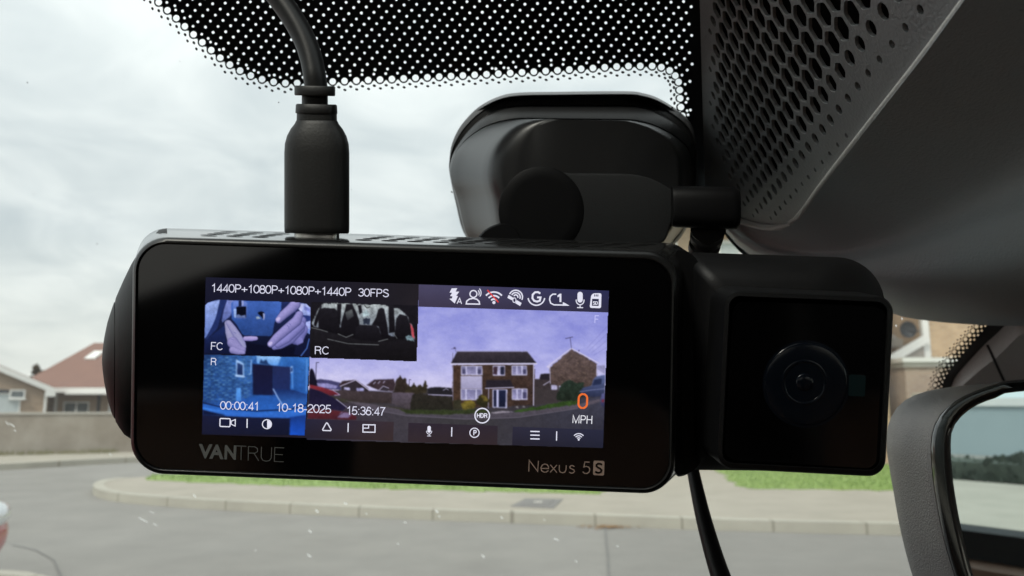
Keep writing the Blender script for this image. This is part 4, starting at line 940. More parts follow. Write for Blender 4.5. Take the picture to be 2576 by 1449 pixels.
# vents in the top
m_ = MB()
def top_pt(t, f):                                                   # t along the top edge, f from front to back
    a = (420 + (1650 - 420) * t, 594.5 + (631.5 - 594.5) * t); c = (430 + (1690 - 430) * t, 574.5 + (611.5 - 574.5) * t)
    d = D + .0045 + (.1805 - D - .0045) * f
    p = P(a[0] + (c[0] - a[0]) * f, a[1] + (c[1] - a[1]) * f, d); return p + UP * .00012
for k in range(17):
    t0 = .075 + k * .0525
    if .20 < t0 < .345: continue
    for j, f in enumerate((.25, .42, .58, .74)):
        sh = .012 * j
        q = [top_pt(t0 + sh + .008 + (.018 if True else 0) * math.cos(a), f + .045 * math.sin(a)) for a in [2 * math.pi * i / 12 for i in range(12)]]
        m_.add(q, [tuple(range(12))])
m_.build('vent_slots', M['hole'], dc)
# domed end cap at the left
rings = []
for x, yt, yb in [(420, 574, 1112), (400, 578, 1110), (372, 608, 1108), (345, 640, 1107), (330, 665, 1105), (312, 702, 1093), (300, 729, 1076), (291, 750, 1061), (289, 757, 1056), (287, 760, 1053), (280, 780, 1037), (270, 811, 1003), (262, 850, 962), (258, 880, 932), (256.5, 900, 912)]:
    gr = .975 if x in (289,) else 1.0
    yc, ry = (yt + yb) / 2, (yb - yt) / 2 * gr; rr_ = ry / 270
    rings.append([P(x, yc + ry * math.cos(t), .1715 - .0155 * math.sqrt(rr_) * math.sin(t)) for t in [2 * math.pi * k / 48 for k in range(48)]])
MB().loft(rings).build('end_cap', M['body'], dc, 35)
# swivelling barrel and lens block at the right
bq = [(1722, 634), (2226, 651), (2226, 1187), (1724, 1182)]
br = lambda o: rrect([(bq[0][0] + o, bq[0][1] + o), (bq[1][0] - o, bq[1][1] + o), (bq[2][0] - o, bq[2][1] - o), (bq[3][0] + o, bq[3][1] - o)], [24, 118, 90, 24], 10)
MB().loft([lift(br(120), .1575), lift(br(70), .1580), lift(br(34), .1605), lift(br(12), .1650), lift(br(0), .1710), lift(br(2), .1790), lift(br(20), .1865), lift(br(60), .1905)], True, True).build('swivel_barrel', M['body'], dc, 40)
MB().loft([lift(rrect([(1700, 628), (1762, 636), (1766, 1188), (1700, 1196)], [10, 46, 46, 10], 8), .163), lift(rrect([(1700, 622), (1748, 630), (1752, 1194), (1700, 1200)], [10, 40, 40, 10], 8), .172)], True, True).build('collar', M['mount_dark'], dc, 40)
hq = [(1822, 729), (2249, 746), (2226, 1200), (1800, 1178)]; hb = [(1786, 716), (2200, 736), (2190, 1176), (1764, 1150)]
h0 = rrect(hq, [40, 44, 44, 42], 10); h1 = rrect(hb, [44, 44, 44, 44], 10)
lh = MB().loft([lift(h1, .1605), lift(lerp2(h0, h1, .6), .1500), lift(h0, .1415), lift(offset2(h0, 1.2), .1404), lift(offset2(h0, 3.5), .1398), lift(offset2(h0, 14), .1396), lift(offset2(h0, 16), .1402)], True, False).build('lens_block', M['body'], dc, 40)
hg = rrect([(1846, 756), (2231, 772), (2209, 1180), (1820, 1156)], [30, 34, 34, 32], 10)
MB().loft([lift(offset2(hg, -6), .1412), lift(hg, .1403)], False, True).build('block_glass', M['black_glass'], lh, 30)
def disc(cx, cy, r, d): return [P(cx + r * math.cos(2 * math.pi * k / 64), cy + r * math.sin(2 * math.pi * k / 64), d) for k in range(64)]
MB().loft([disc(2028, 966, 110, .14029), disc(2028, 966, 104, .14027)], False, False).build('lens_ring', M['lens'], lh, 30)
MB().loft([disc(2028, 966, 104, .14027)] + [disc(2028 , 966, 104 * math.cos(a), .14026 - .0003 * math.sin(a)) for a in [R(4 + 10 * k) for k in range(9)]], False, True).build('lens', M['lens'], lh, 60)
MB().loft([disc(2024, 962, 58, .13995), disc(2024, 962, 55, .13990), disc(2024, 962, 50, .13992), disc(2024, 962, 49, .13997)], False, False).build('inner_lens_ring', M['lens'], lh, 60)
MB().loft([disc(2024, 962, 22, .13996)] + [disc(2024, 962, 22 * math.cos(R(a)), .13996 - .0003 * math.sin(R(a))) for a in (15, 35, 55, 75)], False, True).build('inner_lens', M['lens'], lh, 60)
MB().loft([lift(rrect([(2136, 942), (2178, 944), (2176, 998), (2134, 996)], 5, 4), .1403), lift(rrect([(2136, 942), (2178, 944), (2176, 998), (2134, 996)], 5, 4), .1401)], False, True).build('sensor_window', M['teal'], lh, 30)

# ------------------------------------------------------------------ printing on the glass
def zt(x, y): return ((720 + x * .69099) / 1.56522, (1700 + y * .69099) / 1.56522)
def flat(name, vf, m, parent, d, fx=None):
    vs, fs = vf; return mk(name, [P(*(fx(x, y) if fx else (x, y)), d) for x, y in vs], fs, m, parent)
def put_text(s, p0, p1, h, bold=0.0):
    vs, fs = text2d(s, bold); ux, uy = p1[0] - p0[0], p1[1] - p0[1]; l = math.hypot(ux, uy); nx, ny = uy / l, -ux / l
    return [(p0[0] + ux * u + nx * h * v, p0[1] + uy * u + ny * h * v) for u, v in vs], fs
def join2(*a):
    vs, fs = [], []
    for v, f in a: k = len(vs); vs += v; fs += [tuple(i + k for i in q) for q in f]
    return vs, fs
DG = D + .0003
def sk(w, *lines): return join2(*[ribbon(l, w) for l in lines])
V_ = join2(*[(lambda v, f: (v, f))(*put_text(c, a, b_, 82, .035)) for c, a, b_ in (('V', (88, 151), (166, 154)), ('A', (150, 153), (232, 157)), ('N', (236, 157), (302, 160)))])
T_ = sk(4.0, [(300, 80), (362, 83)], [(333, 82), (331, 161)], [(372, 163), (374, 84), (410, 86), (425, 95), (426, 112), (412, 122), (373, 121)], [(405, 122), (432, 165)], [(448, 86), (446, 145), (456, 163), (475, 168), (494, 164), (504, 148), (506, 89)])
T2 = sk(4.0, [(577, 92), (524, 90), (521, 169), (574, 171)], [(523, 129), (570, 131)])
flat('maker_lettering', join2(V_, T_, T2), M['ink_grey'], dc, DG, zt)
N_ = sk(5.2, [(1971, 226), (1974, 163), (2022, 226), (2026, 166)], [(2042, 209), (2084, 210), (2083, 198), (2075, 187), (2062, 184), (2048, 190), (2040, 206), (2044, 222), (2058, 230), (2072, 229), (2083, 221)],
        [(2094, 188), (2131, 232)], [(2132, 189), (2093, 231)], [(2146, 190), (2144, 216), (2150, 229), (2163, 234), (2177, 230), (2183, 217), (2185, 191)],
        [(2231, 199), (2222, 193), (2212, 193), (2205, 199), (2207, 208), (2228, 217), (2232, 226), (2224, 235), (2212, 236), (2202, 230)],
        [(2318, 173), (2291, 172), (2285, 201), (2298, 197), (2312, 201), (2319, 213), (2316, 228), (2303, 238), (2288, 237), (2279, 228)])
flat('model_lettering', N_, M['ink_brown_sheen'], dc, DG, zt)
box_ = rrect([(2340, 164), (2403, 167), (2400, 250), (2337, 247)], 9, 5)
flat('badge', (box_, [tuple(range(len(box_)))]), M['ink_brown_sheen'], dc, DG, zt)
flat('badge_letter', ribbon([(2389, 188), (2378, 183), (2366, 182), (2357, 188), (2357, 197), (2366, 204), (2378, 210), (2386, 219), (2383, 229), (2371, 234), (2358, 232), (2350, 226)], 11), M['black_glass'], dc, DG - .00004, zt)

# ------------------------------------------------------------------ the lit display
def z1(x, y): return ((780 + x * .45547) / 1.56522, (1080 + y * .45547) / 1.56522)
def z2(x, y): return ((1600 + x * .45547) / 1.56522, (1080 + y * .45547) / 1.56522)
LAY = [0]
class Pix:
    """flat picture elements of the display, each a hair above the one before"""
    def __init__(s, fx): s.v, s.f, s.c, s.fx = [], [], [], fx
    def raw(s, vs, fs, col, noise=0.0):
        LAY[0] += 1; d = D + .00034 - LAY[0] * 1.3e-6; k = len(s.v)
        ys = [v[1] for v in vs]; y0, y1 = min(ys), max(ys)
        xs = [v[0] for v in vs]; x0, x1 = min(xs), max(xs)
        for i, (x, y) in enumerate(vs):
            if isinstance(col, list): c = col[i]
            elif isinstance(col[0], tuple):
                t = (y - y0) / max(1e-6, y1 - y0) if len(col) == 2 else (x - x0) / max(1e-6, x1 - x0)
                c = tuple(col[0][q] + (col[1][q] - col[0][q]) * t for q in range(3))
            else: c = col
            s.v.append(P(*s.fx(x, y), d)); s.c.append((*lin([max(1.01, q) for q in c])[:3], noise))
        s.f += [tuple(i + k for i in f) for f in fs]; return s
    def poly(s, pts, col, noise=0.25, soft=False):
        if soft: pts = catmull(pts, 4)
        return s.raw(pts, [tuple(range(len(pts)))], col, noise)
    def line(s, pts, w, col, closed=False, noise=0.0):
        v, f = ribbon(pts, w, closed); return s.raw(v, f, col, noise)
    def text(s, t, p0, p1, h, col, w=None):
        v, f = strokes(t, p0, p1, h, w or h * .105); return s.raw(v, f, col)
    def build(s, name, parent):
        o = mk(name, s.v, s.f, M['display'], parent)
        at = o.data.color_attributes.new('Col', 'FLOAT_COLOR', 'POINT')
        for i, c in enumerate(s.c): at.data[i].color = c
        return o
WH = (226, 226, 246)
import numpy as np
RNG = np.random.default_rng(5)
def vnoise(X, Y, sc, octv=4, rough=.55):
    """smooth value noise between -1 and 1"""
    out = np.zeros_like(X); amp, tot = 1.0, 0.0
    for o in range(octv):
        g = RNG.uniform(-1, 1, (97, 89)); x = X / sc * 2 ** o + 11.3 * o; y = Y / sc * 2 ** o + 5.7 * o
        xi, yi = np.floor(x).astype(int), np.floor(y).astype(int); fx, fy = x - xi, y - yi; fx = fx * fx * (3 - 2 * fx); fy = fy * fy * (3 - 2 * fy)
        q = lambda a, b: g[(yi + b) % 97, (xi + a) % 89]
        out += amp * ((q(0, 0) * (1 - fx) + q(1, 0) * fx) * (1 - fy) + (q(0, 1) * (1 - fx) + q(1, 1) * fx) * fy); tot += amp; amp *= rough
    return out / tot
def boxblur(a, r):
    for ax in (0, 1):
        for _ in range(2):
            p = np.pad(a, [(r, r) if k == ax else (0, 0) for k in range(a.ndim)], 'edge'); c = np.cumsum(p, ax)
            z = np.zeros_like(np.take(c, [0], ax)); c = np.concatenate([z, c], ax); n = a.shape[ax]
            a = (np.take(c, range(2 * r + 1, 2 * r + 1 + n), ax) - np.take(c, range(n), ax)) / (2 * r + 1)
    return a
class Can:
    """a camera view on the display, painted as a fine grid of glowing pixels"""
    def __init__(s, fx, x0, y0, x1, y1, step=2.4, bg=(20, 20, 30)):
        s.fx = fx; s.x0, s.y0, s.step = x0, y0, step; s.w = int((x1 - x0) / step); s.h = int((y1 - y0) / step)
        s.X, s.Y = np.meshgrid(x0 + np.arange(s.w) * step, y0 + np.arange(s.h) * step)
        s.im = np.ones((s.h, s.w, 3)) * np.array(bg, float); s.ones = None
        s.dx, s.dy = vnoise(s.X, s.Y, 26, 3, .7), vnoise(s.X, s.Y, 26, 3, .7); s.tx = vnoise(s.X, s.Y, 30, 4, .7) * .8; s.tf = RNG.normal(0, .35, s.X.shape)
        s.tf = boxblur(s.tf, 1) * 3
    def mask(s, pts, rough, feather):
        xs = [q[0] for q in pts]; ys = [q[1] for q in pts]; m = 24 + rough
        a = max(0, int((min(xs) - m - s.x0) / s.step)); b = min(s.w, int((max(xs) + m - s.x0) / s.step) + 1); c = max(0, int((min(ys) - m - s.y0) / s.step)); d = min(s.h, int((max(ys) + m - s.y0) / s.step) + 1)
        if a >= b or c >= d: return None
        sl = (slice(c, d), slice(a, b)); X = s.X[sl] + s.dx[sl] * rough; Y = s.Y[sl] + s.dy[sl] * rough; k = np.zeros(X.shape, bool); n = len(pts)
        for i in range(n):
            (x1, y1), (x2, y2) = pts[i], pts[i - 1]
            if y1 == y2: continue
            k ^= ((y1 > Y) != (y2 > Y)) & (X < (x2 - x1) * (Y - y1) / (y2 - y1) + x1)
        k = k.astype(float)
        return sl, (boxblur(k, feather) if feather else k)
    def poly(s, pts, col, noise=.25, soft=False, rough=None, feather=1):
        if soft: pts = catmull(pts, 4)
        r = s.mask(pts, (2.0 if noise < .55 else 16 * noise) if rough is None else rough, feather)
        if r is None: return s
        sl, k = r; X, Y = s.X[sl], s.Y[sl]
        if isinstance(col, list):                                     # one colour per corner: inverse-distance blend
            W = 0; C = 0
            src = pts if not soft else pts[::4]
            for q, cc in zip(src, col):
                wgt = 1 / ((X - q[0]) ** 2 + (Y - q[1]) ** 2 + 900); W = W + wgt; C = C + wgt[..., None] * np.array(cc, float)
            c = C / W[..., None]
        elif isinstance(col[0], tuple):
            y0 = min(q[1] for q in pts); y1 = max(q[1] for q in pts); f = np.clip((Y - y0) / max(1, y1 - y0), 0, 1)[..., None]; c = np.array(col[0], float) * (1 - f) + np.array(col[1], float) * f
        else: c = np.array(col, float)
        tx = (1 + noise * (.55 * s.tx[sl] + .18 * s.tf[sl]))[..., None]
        s.im[sl] = s.im[sl] * (1 - k[..., None]) + c * tx * k[..., None]; return s
    def line(s, pts, w, col, closed=False, noise=0.0):
        q = list(pts) + ([pts[0]] if closed else [])
        D2 = None
        for (x1, y1), (x2, y2) in zip(q, q[1:]):
            vx, vy = x2 - x1, y2 - y1; L = vx * vx + vy * vy + 1e-6; f = np.clip(((s.X - x1) * vx + (s.Y - y1) * vy) / L, 0, 1); d = np.hypot(s.X - x1 - f * vx, s.Y - y1 - f * vy); D2 = d if D2 is None else np.minimum(D2, d)
        k = np.clip((w / 2 - D2) / s.step + .5, 0, 1) * np.clip(1 + noise * .9 * s.tx, 0, 1); k = k[..., None]
        s.im = s.im * (1 - k) + np.array(col, float) * k; return s
    def limb(s, pts, rad, light, dark, L=(-.5, -.75), edge=.55):
        """a finger or palm: a rounded limb shaded across its width"""
        best = None; nx = ny = None
        for i in range(len(pts) - 1):
            (x1, y1), (x2, y2) = pts[i], pts[i + 1]; vx, vy = x2 - x1, y2 - y1; LL = vx * vx + vy * vy + 1e-6
            f = np.clip(((s.X - x1) * vx + (s.Y - y1) * vy) / LL, 0, 1); ox, oy = s.X - x1 - f * vx, s.Y - y1 - f * vy; r = rad[i] + (rad[i + 1] - rad[i]) * f; d = np.hypot(ox, oy) / r
            if best is None: best, nx, ny = d, ox / r, oy / r
            else: u = d < best; best = np.where(u, d, best); nx = np.where(u, ox / r, nx); ny = np.where(u, oy / r, ny)
        R_ = float(np.mean(rad)); k = np.clip((1 - best) * R_ / s.step / 1.6 + .4, 0, 1)[..., None]
        nz = np.sqrt(np.clip(1 - best ** 2, 0, 1)); sh = np.clip(.42 + .34 * (nx * L[0] + ny * L[1]) + .40 * nz - edge * np.clip(best - .72, 0, 1), 0, 1)
        sh = np.clip(sh * (1 + .10 * s.tx + .05 * s.tf), 0, 1)[..., None]; s.im = s.im * (1 - k) + (np.array(dark, float) * (1 - sh) + np.array(light, float) * sh) * k; return s
    def build(s, name, parent, clip=None, blur=1):
        global LAY
        im = boxblur(s.im, blur) if blur else s.im
        im = im * (1 + .03 * s.tf[..., None]); im = np.clip(im, 0, 255) / 255
        li = np.where(im <= .04045, im / 12.92, ((im + .055) / 1.055) ** 2.4)
        LAY[0] += 2; d = D + .00034 - LAY[0] * 1.3e-6; base = Vector(root_loc(parent)); me = bpy.data.meshes.new(name)
        st = 2 if len(s.im) * len(s.im[0]) < 150000 else 2; Xs, Ys, ls = s.X[::st, ::st], s.Y[::st, ::st], li[::st, ::st]; h, w_ = Xs.shape
        px, py = s.fx(Xs, Ys); ex = np.array(EYE - base); co = ex + np.array(FWD) * d + ((px - CX) / FPX * d)[..., None] * np.array(RIGHT) - ((py - CY) / FPX * d)[..., None] * np.array(UP)
        idx = np.arange(h * w_).reshape(h, w_); fc = np.stack([idx[:-1, :-1], idx[:-1, 1:], idx[1:, 1:], idx[1:, :-1]], -1).reshape(-1, 4)
        if clip:
            mx_, my_ = sum(q[0] for q in clip) / len(clip), sum(q[1] for q in clip) / len(clip)
            clip = [(x - 2.5 * (1 if x > mx_ else -1), y - 2.5 * (1 if y > my_ else -1)) for x, y in clip]
        if clip:                                                      # keep only cells inside the outline of the view
            cx_, cy_ = (Xs[:-1, :-1] + s.step).ravel(), (Ys[:-1, :-1] + s.step).ravel(); k = np.zeros(len(cx_), bool)
            for i in range(len(clip)):
                (x1, y1), (x2, y2) = clip[i], clip[i - 1]
                if y1 != y2: k ^= ((y1 > cy_) != (y2 > cy_)) & (cx_ < (x2 - x1) * (cy_ - y1) / (y2 - y1) + x1)
            fc = fc[k]
        me.from_pydata(co.reshape(-1, 3).tolist(), [], fc.tolist()); me.materials.append(M['display'])
        at = me.color_attributes.new('Col', 'FLOAT_COLOR', 'POINT'); at.data.foreach_set('color', np.concatenate([ls.reshape(-1, 3), np.zeros((h * w_, 1))], 1).astype(np.float32).ravel())
        o = bpy.data.objects.new(name, me); COL.objects.link(o); o.parent = parent; return o
# dark panel
p = Pix(z1); p.poly([(66, 25), (1905, 85), (3552, 142), (3500, 1500), (1700, 1440), (32, 1385)], [(24, 25, 44), (34, 31, 36), (60, 60, 92), (30, 30, 46), (44, 36, 40), (18, 20, 38)], .2)
screen = p.build('screen', dc)

# view of the street in front
p = Can(z2, -860, 80, 1760, 1510, 2.9)
f_ = np.clip((p.Y - 280 - .025 * p.X) / 720, 0, 1)
stops = np.array([(150, 153, 220), (162, 164, 226), (184, 183, 232), (208, 203, 236)], float)
for q in range(3): p.im[..., q] = np.interp(f_, [0, .4, .75, 1], stops[:, q])
cl = vnoise(p.X * .55, p.Y, 150, 5, .6) * 24 + vnoise(p.X * .5, p.Y, 42, 4, .6) * 11
p.im += cl[..., None] * np.array([1, .95, .5])
p.poly([(-870, 1000), (0, 1010), (1770, 1030), (1770, 1520), (-870, 1520)], (58, 54, 60), .4)
o1 = -1800.3
def L1(pts): return [(x + o1, y) for x, y in pts]
p.poly(L1([(1010, 912), (1060, 905), (1150, 918), (1230, 938), (1240, 1000), (1010, 990)]), (66, 64, 104), .4)
p.poly(L1([(964, 840), (985, 815), (1005, 850), (1018, 900), (1030, 940), (1020, 970), (962, 960)]), (22, 20, 34), .5, True); p.line(L1([(1018, 900), (1022, 764), (1044, 762)]), 5, (44, 40, 62))
p.poly(L1([(1028, 940), (1120, 944), (1205, 965), (1190, 990), (1040, 975)]), (146, 142, 196), .4)
p.poly(L1([(1215, 965), (1245, 922), (1362, 912), (1470, 985), (1480, 1010), (1300, 1000)]), (54, 42, 46), .5); p.poly(L1([(1236, 968), (1362, 914), (1468, 996), (1465, 1030), (1236, 1010)]), (46, 40, 46), .5)
p.line(L1([(1228, 968), (1362, 914), (1476, 1000)]), 6, (206, 198, 232)); p.poly(L1([(1264, 972), (1315, 978), (1315, 1004), (1262, 1000)]), (176, 172, 214), .6); p.poly(L1([(1362, 982), (1428, 990), (1428, 1016), (1364, 1010)]), (150, 148, 196), .8)
p.poly(L1([(1455, 958), (1522, 910), (1690, 904), (1706, 950), (1690, 1010), (1560, 1002)]), (58, 46, 52), .5); p.poly(L1([(1565, 1000), (1600, 965), (1648, 984), (1640, 1012)]), (52, 46, 54), .4)
for a in ([(1516, 948), (1534, 930)], [(1556, 944), (1572, 926)], [(1600, 940), (1614, 924)]): p.line(L1(a), 6, (176, 170, 206))
p.line(L1([(1456, 958), (1522, 910), (1692, 906)]), 4, (120, 112, 150)); p.line(L1([(1565, 1000), (1600, 966), (1648, 984)]), 5, (196, 190, 224)); p.line(L1([(1480, 1004), (1680, 1018)]), 5, (150, 146, 180))
p.poly(L1([(1690, 1000), (1702, 950), (1720, 905), (1742, 872), (1764, 905), (1790, 890), (1806, 950), (1822, 985), (1830, 1030), (1690, 1030)]), (48, 40, 36), .7)
p.line([(22, 1010), (26, 910), (40, 912)], 5, (70, 62, 92))
p.poly([(-10, 1010), (15, 950), (40, 975), (70, 940), (90, 980), (120, 950), (140, 975), (160, 915), (180, 960), (184, 1020), (100, 1040), (-10, 1030)], (50, 44, 34), .8)
p.poly([(178, 990), (210, 978), (280, 974), (396, 984), (396, 1050), (190, 1046)], (34, 32, 38), .4); p.line([(190, 1040), (394, 1048)], 8, (176, 170, 202)); p.line([(318, 1004), (344, 988), (364, 1000)], 5, (170, 164, 198))
p.poly(L1([(1215, 1000), (1480, 1012), (1680, 1022), (1672, 1116), (1400, 1108), (1230, 1082)]), ((66, 56, 60), (54, 46, 46)), .4); p.poly(L1([(1680, 1020), (1872, 1026), (1840, 1170), (1672, 1116)]), ((92, 82, 96), (62, 56, 60)), .4)
p.poly([(30, 1160), (50, 1040), (110, 1022), (220, 1050), (400, 1060), (404, 1175), (40, 1175)], ((44, 40, 36), (34, 33, 28)), .7)
p.poly(L1([(1130, 1050), (1400, 1108), (1840, 1168), (1840, 1200), (1300, 1130)]), (54, 52, 44), .6)
# road and pavements
p.poly([(-845, 1120), (-500, 1110), (0, 1190), (400, 1178), (640, 1170), (940, 1180), (1480, 1085), (1712, 1050), (1700, 1500), (-870, 1440)], [(60, 54, 66), (62, 56, 66), (64, 60, 68), (58, 56, 60), (56, 54, 58), (56, 54, 62), (58, 58, 70), (62, 62, 78), (40, 40, 54), (40, 38, 52)], .3)
p.poly([(-540, 1092), (-300, 1120), (0, 1180), (600, 1208), (940, 1196), (1480, 1124), (1700, 1070), (1700, 1095), (1480, 1160), (940, 1240), (500, 1252), (0, 1222), (-330, 1160)], ((92, 84, 96), (70, 66, 76)), .35)
p.line([(-330, 1162), (0, 1222), (520, 1252), (960, 1238), (1480, 1160)], 5, (104, 98, 112))
p.poly([(-60, 1172), (400, 1172), (700, 1165), (730, 1200), (300, 1212), (0, 1205)], (48, 56, 34), .6); p.poly([(930, 1178), (1200, 1130), (1480, 1078), (1482, 1122), (1200, 1164), (945, 1194)], (50, 72, 34), .6); p.poly([(720, 1196), (830, 1180), (940, 1190), (760, 1204)], (150, 142, 156), .4)
# red car beside
p.poly(L1([(962, 975), (1040, 1000), (1160, 1060), (1285, 1150), (1250, 1180), (955, 1150)]), ((28, 24, 48), (34, 30, 56)), .3); p.poly(L1([(966, 954), (1080, 978), (1170, 1008), (1226, 1042), (1140, 1048), (1040, 1004), (964, 982)]), ((140, 48, 58), (88, 32, 42)), .2); p.line(L1([(1170, 1006), (1226, 1042), (1180, 1046)]), 6, (170, 150, 190))
p.line(L1([(1195, 1080), (1285, 1150)]), 6, (170, 164, 196)); p.poly(L1([(950, 1160), (1200, 1178), (1330, 1205), (1372, 1232), (1366, 1260), (945, 1248)]), ((96, 40, 48), (70, 32, 40)), .25); p.poly(L1([(1240, 1190), (1330, 1206), (1300, 1240), (1200, 1240)]), (120, 104, 140), .4)
p.line(L1([(1180, 1244), (1280, 1180)]), 5, (60, 30, 44))
# house ahead
p.poly([(1104, 905), (1150, 905), (1160, 865), (1240, 860), (1320, 940), (1320, 1105), (1100, 1130)], ((56, 48, 52), (60, 54, 54)), .4); p.poly([(1152, 905), (1166, 862), (1240, 858), (1240, 915)], (38, 34, 42), .3); p.poly([(1105, 1005), (1240, 985), (1310, 1000), (1308, 1100), (1106, 1130)], (58, 52, 54), .3)
p.line([(1185, 958), (1240, 925)], 6, (190, 184, 214)); p.poly([(1250, 958), (1306, 955), (1304, 996), (1252, 998)], (176, 172, 206), .4); p.line([(1108, 900), (1112, 820)], 4, (70, 62, 84))
p.poly([(401, 782), (1106, 778), (1102, 1132), (700, 1150), (400, 1150)], [(70, 52, 44), (62, 48, 44), (58, 44, 40), (60, 46, 38), (64, 48, 38)], .7)
for k in range(420):
    x, y = random.uniform(408, 1096), random.uniform(795, 1130); p.line([(x, y), (x + random.uniform(5, 13), y)], 4, random.choice([(78, 60, 50), (48, 36, 32), (86, 66, 54), (66, 50, 42)]), noise=.5) if not (472 < x < 660 and y < 990) else None
p.poly([(384, 772), (438, 667), (1045, 668), (1126, 770)], ((58, 52, 60), (40, 36, 44)), .45); p.line([(436, 666), (1046, 667)], 4, (150, 144, 176)); p.line([(384, 776), (1126, 773)], 13, (206, 202, 232)); p.line([(404, 790), (402, 1090)], 5, (130, 124, 150)); p.line([(1101, 785), (1099, 1132)], 8, (196, 192, 222))
p.line([(428, 668), (424, 640), (388, 646)], 4, (96, 88, 128)); p.poly([(404, 640), (420, 628), (430, 642), (418, 646)], (60, 54, 84), 0)
def win(x0, y0, x1, y1, ml, fan=None):
    p.poly([(x0, y0), (x1, y0), (x1, y1), (x0, y1)], (206, 204, 236), 0)
    xs = [x0] + [x0 + (x1 - x0) * m for m in ml] + [x1]
    for a, b in zip(xs, xs[1:]): p.poly([(a + 5, y0 + 6), (b - 5, y0 + 6), (b - 5, y1 - 7), (a + 5, y1 - 7)], ((112, 110, 146), (150, 146, 186)), .4)
win(472, 792, 657, 872, (.25, .74)); win(748, 790, 853, 876, (.42, .58)); win(911, 790, 1043, 873, (.34, .68)); win(470, 990, 655, 1088, (.25, .72)); win(912, 988, 1046, 1086, (.34, .68))
p.poly([(754, 800), (790, 800), (788, 866), (752, 866)], (60, 44, 56), .6); p.poly([(812, 800), (846, 800), (846, 866), (812, 866)], (36, 38, 58), .4)
p.poly([(484, 820), (512, 820), (512, 862), (484, 862)], (74, 72, 104), .4); p.poly([(616, 820), (646, 820), (646, 862), (616, 862)], (74, 72, 104), .4); p.poly([(1008, 820), (1036, 820), (1036, 862), (1008, 862)], (70, 68, 100), .4); p.poly([(1006, 1020), (1038, 1020), (1038, 1074), (1006, 1074)], (66, 64, 96), .4)
p.poly([(471, 878), (657, 878), (655, 990), (470, 990)], ((178, 174, 206), (156, 152, 186)), .1)
p.poly([(690, 914), (900, 912), (928, 976), (684, 982)], (38, 34, 42), .4); p.line([(684, 986), (930, 978)], 8, (176, 172, 204)); p.line([(712, 990), (708, 1158)], 6, (160, 156, 190)); p.poly([(745, 995), (872, 995), (869, 1156), (745, 1152)], (200, 200, 238), 0)
p.poly([(754, 1000), (780, 1000), (780, 1146), (752, 1146)], (26, 30, 54), .2); p.poly([(798, 1000), (862, 1000), (860, 1148), (797, 1148)], ((30, 36, 64), (22, 26, 46)), .2)
for k in range(16): p.line([(402 + k * 41, 680), (398 + k * 45.5, 768)], 3, (52, 46, 52), noise=.9)
p.poly([(470, 1130), (500, 1100), (540, 1088), (590, 1100), (604, 1140), (580, 1165), (490, 1168)], ((124, 108, 46), (84, 76, 34)), .9, True); p.poly([(612, 1070), (640, 1046), (690, 1050), (714, 1090), (700, 1140), (650, 1145), (615, 1110)], ((56, 52, 28), (40, 40, 26)), .9, True); p.poly([(650, 1055), (690, 1050), (700, 1080), (680, 1100)], (96, 84, 40), .8, True)
p.poly([(404, 1090), (470, 1088), (480, 1165), (402, 1170)], (52, 50, 38), .6)
p.poly([(940, 1150), (960, 1140), (970, 1158)], (150, 146, 150), 0); p.poly([(1000, 1148), (1018, 1138), (1026, 1152)], (150, 146, 150), 0)
# second house, bush, van
p.poly([(1240, 806), (1426, 644), (1648, 772), (1644, 930), (1540, 1000), (1240, 945)], ((92, 78, 78), (76, 62, 58)), .7)
for k in range(300):
    x, y = random.uniform(1246, 1640), random.uniform(680, 980)
    if inside((x, y), [(1240, 806), (1426, 656), (1648, 776), (1644, 930), (1540, 1000), (1240, 945)]): p.line([(x, y), (x + random.uniform(5, 12), y + 1)], 4, random.choice([(104, 88, 80), (66, 54, 50), (114, 96, 84), (84, 68, 58)]), noise=.5)
p.line([(1216, 800), (1427, 640), (1662, 768)], 8, (206, 200, 230)); p.poly([(1216, 796), (1244, 792), (1246, 806), (1226, 812)], (206, 200, 230), 0); p.line([(1242, 812), (1244, 945)], 6, (160, 154, 180)); p.line([(1648, 780), (1644, 870)], 6, (176, 170, 200))
p.line([(1427, 640), (1416, 545)], 4, (60, 54, 84)); p.line([(1376, 556), (1438, 542)], 5, (60, 54, 84)); p.line([(1490, 664), (1494, 656)], 6, (60, 54, 84))
p.poly([(1650, 790), (1720, 786), (1716, 870), (1650, 830)], (150, 148, 190), .3); p.line([(1650, 825), (1718, 868)], 5, (200, 196, 226))
p.poly([(1310, 1095), (1325, 980), (1370, 930), (1420, 916), (1480, 940), (1532, 935), (1536, 1000), (1500, 1075)], ((40, 52, 44), (30, 38, 30)), .9, True)
p.poly([(1500, 1010), (1530, 980), (1600, 962), (1616, 912), (1640, 884), (1720, 868), (1714, 1050), (1620, 1062), (1530, 1050)], ((92, 104, 150), (42, 48, 74)), .3); p.poly([(1622, 912), (1690, 900), (1688, 950), (1608, 962)], (38, 46, 76), .3); p.line([(1500, 1016), (1600, 1000), (1712, 990)], 6, (110, 116, 156))
p.poly([(1676, 1080), (1690, 1036), (1714, 1026), (1710, 1142), (1684, 1138)], ((96, 98, 150), (50, 52, 84)), .4); p.poly([(1690, 1084), (1710, 1080), (1708, 1104), (1688, 1106)], (120, 44, 60), 0)
for k in range(4): p.line([(1560 + 20 * k, 640 + 20 * k), (1738, 450 + 60 * k)], 2.5, (120, 118, 186))
p.build('front_view', screen, [(-837, 708), (88, 753), (107, 88), (1752, 142), (1700, 1502), (-868, 1432)])
p = Pix(z2); p.text('F', (1622, 420), (1665, 422), 66, (196, 196, 246)); p.build('view_letter', screen)

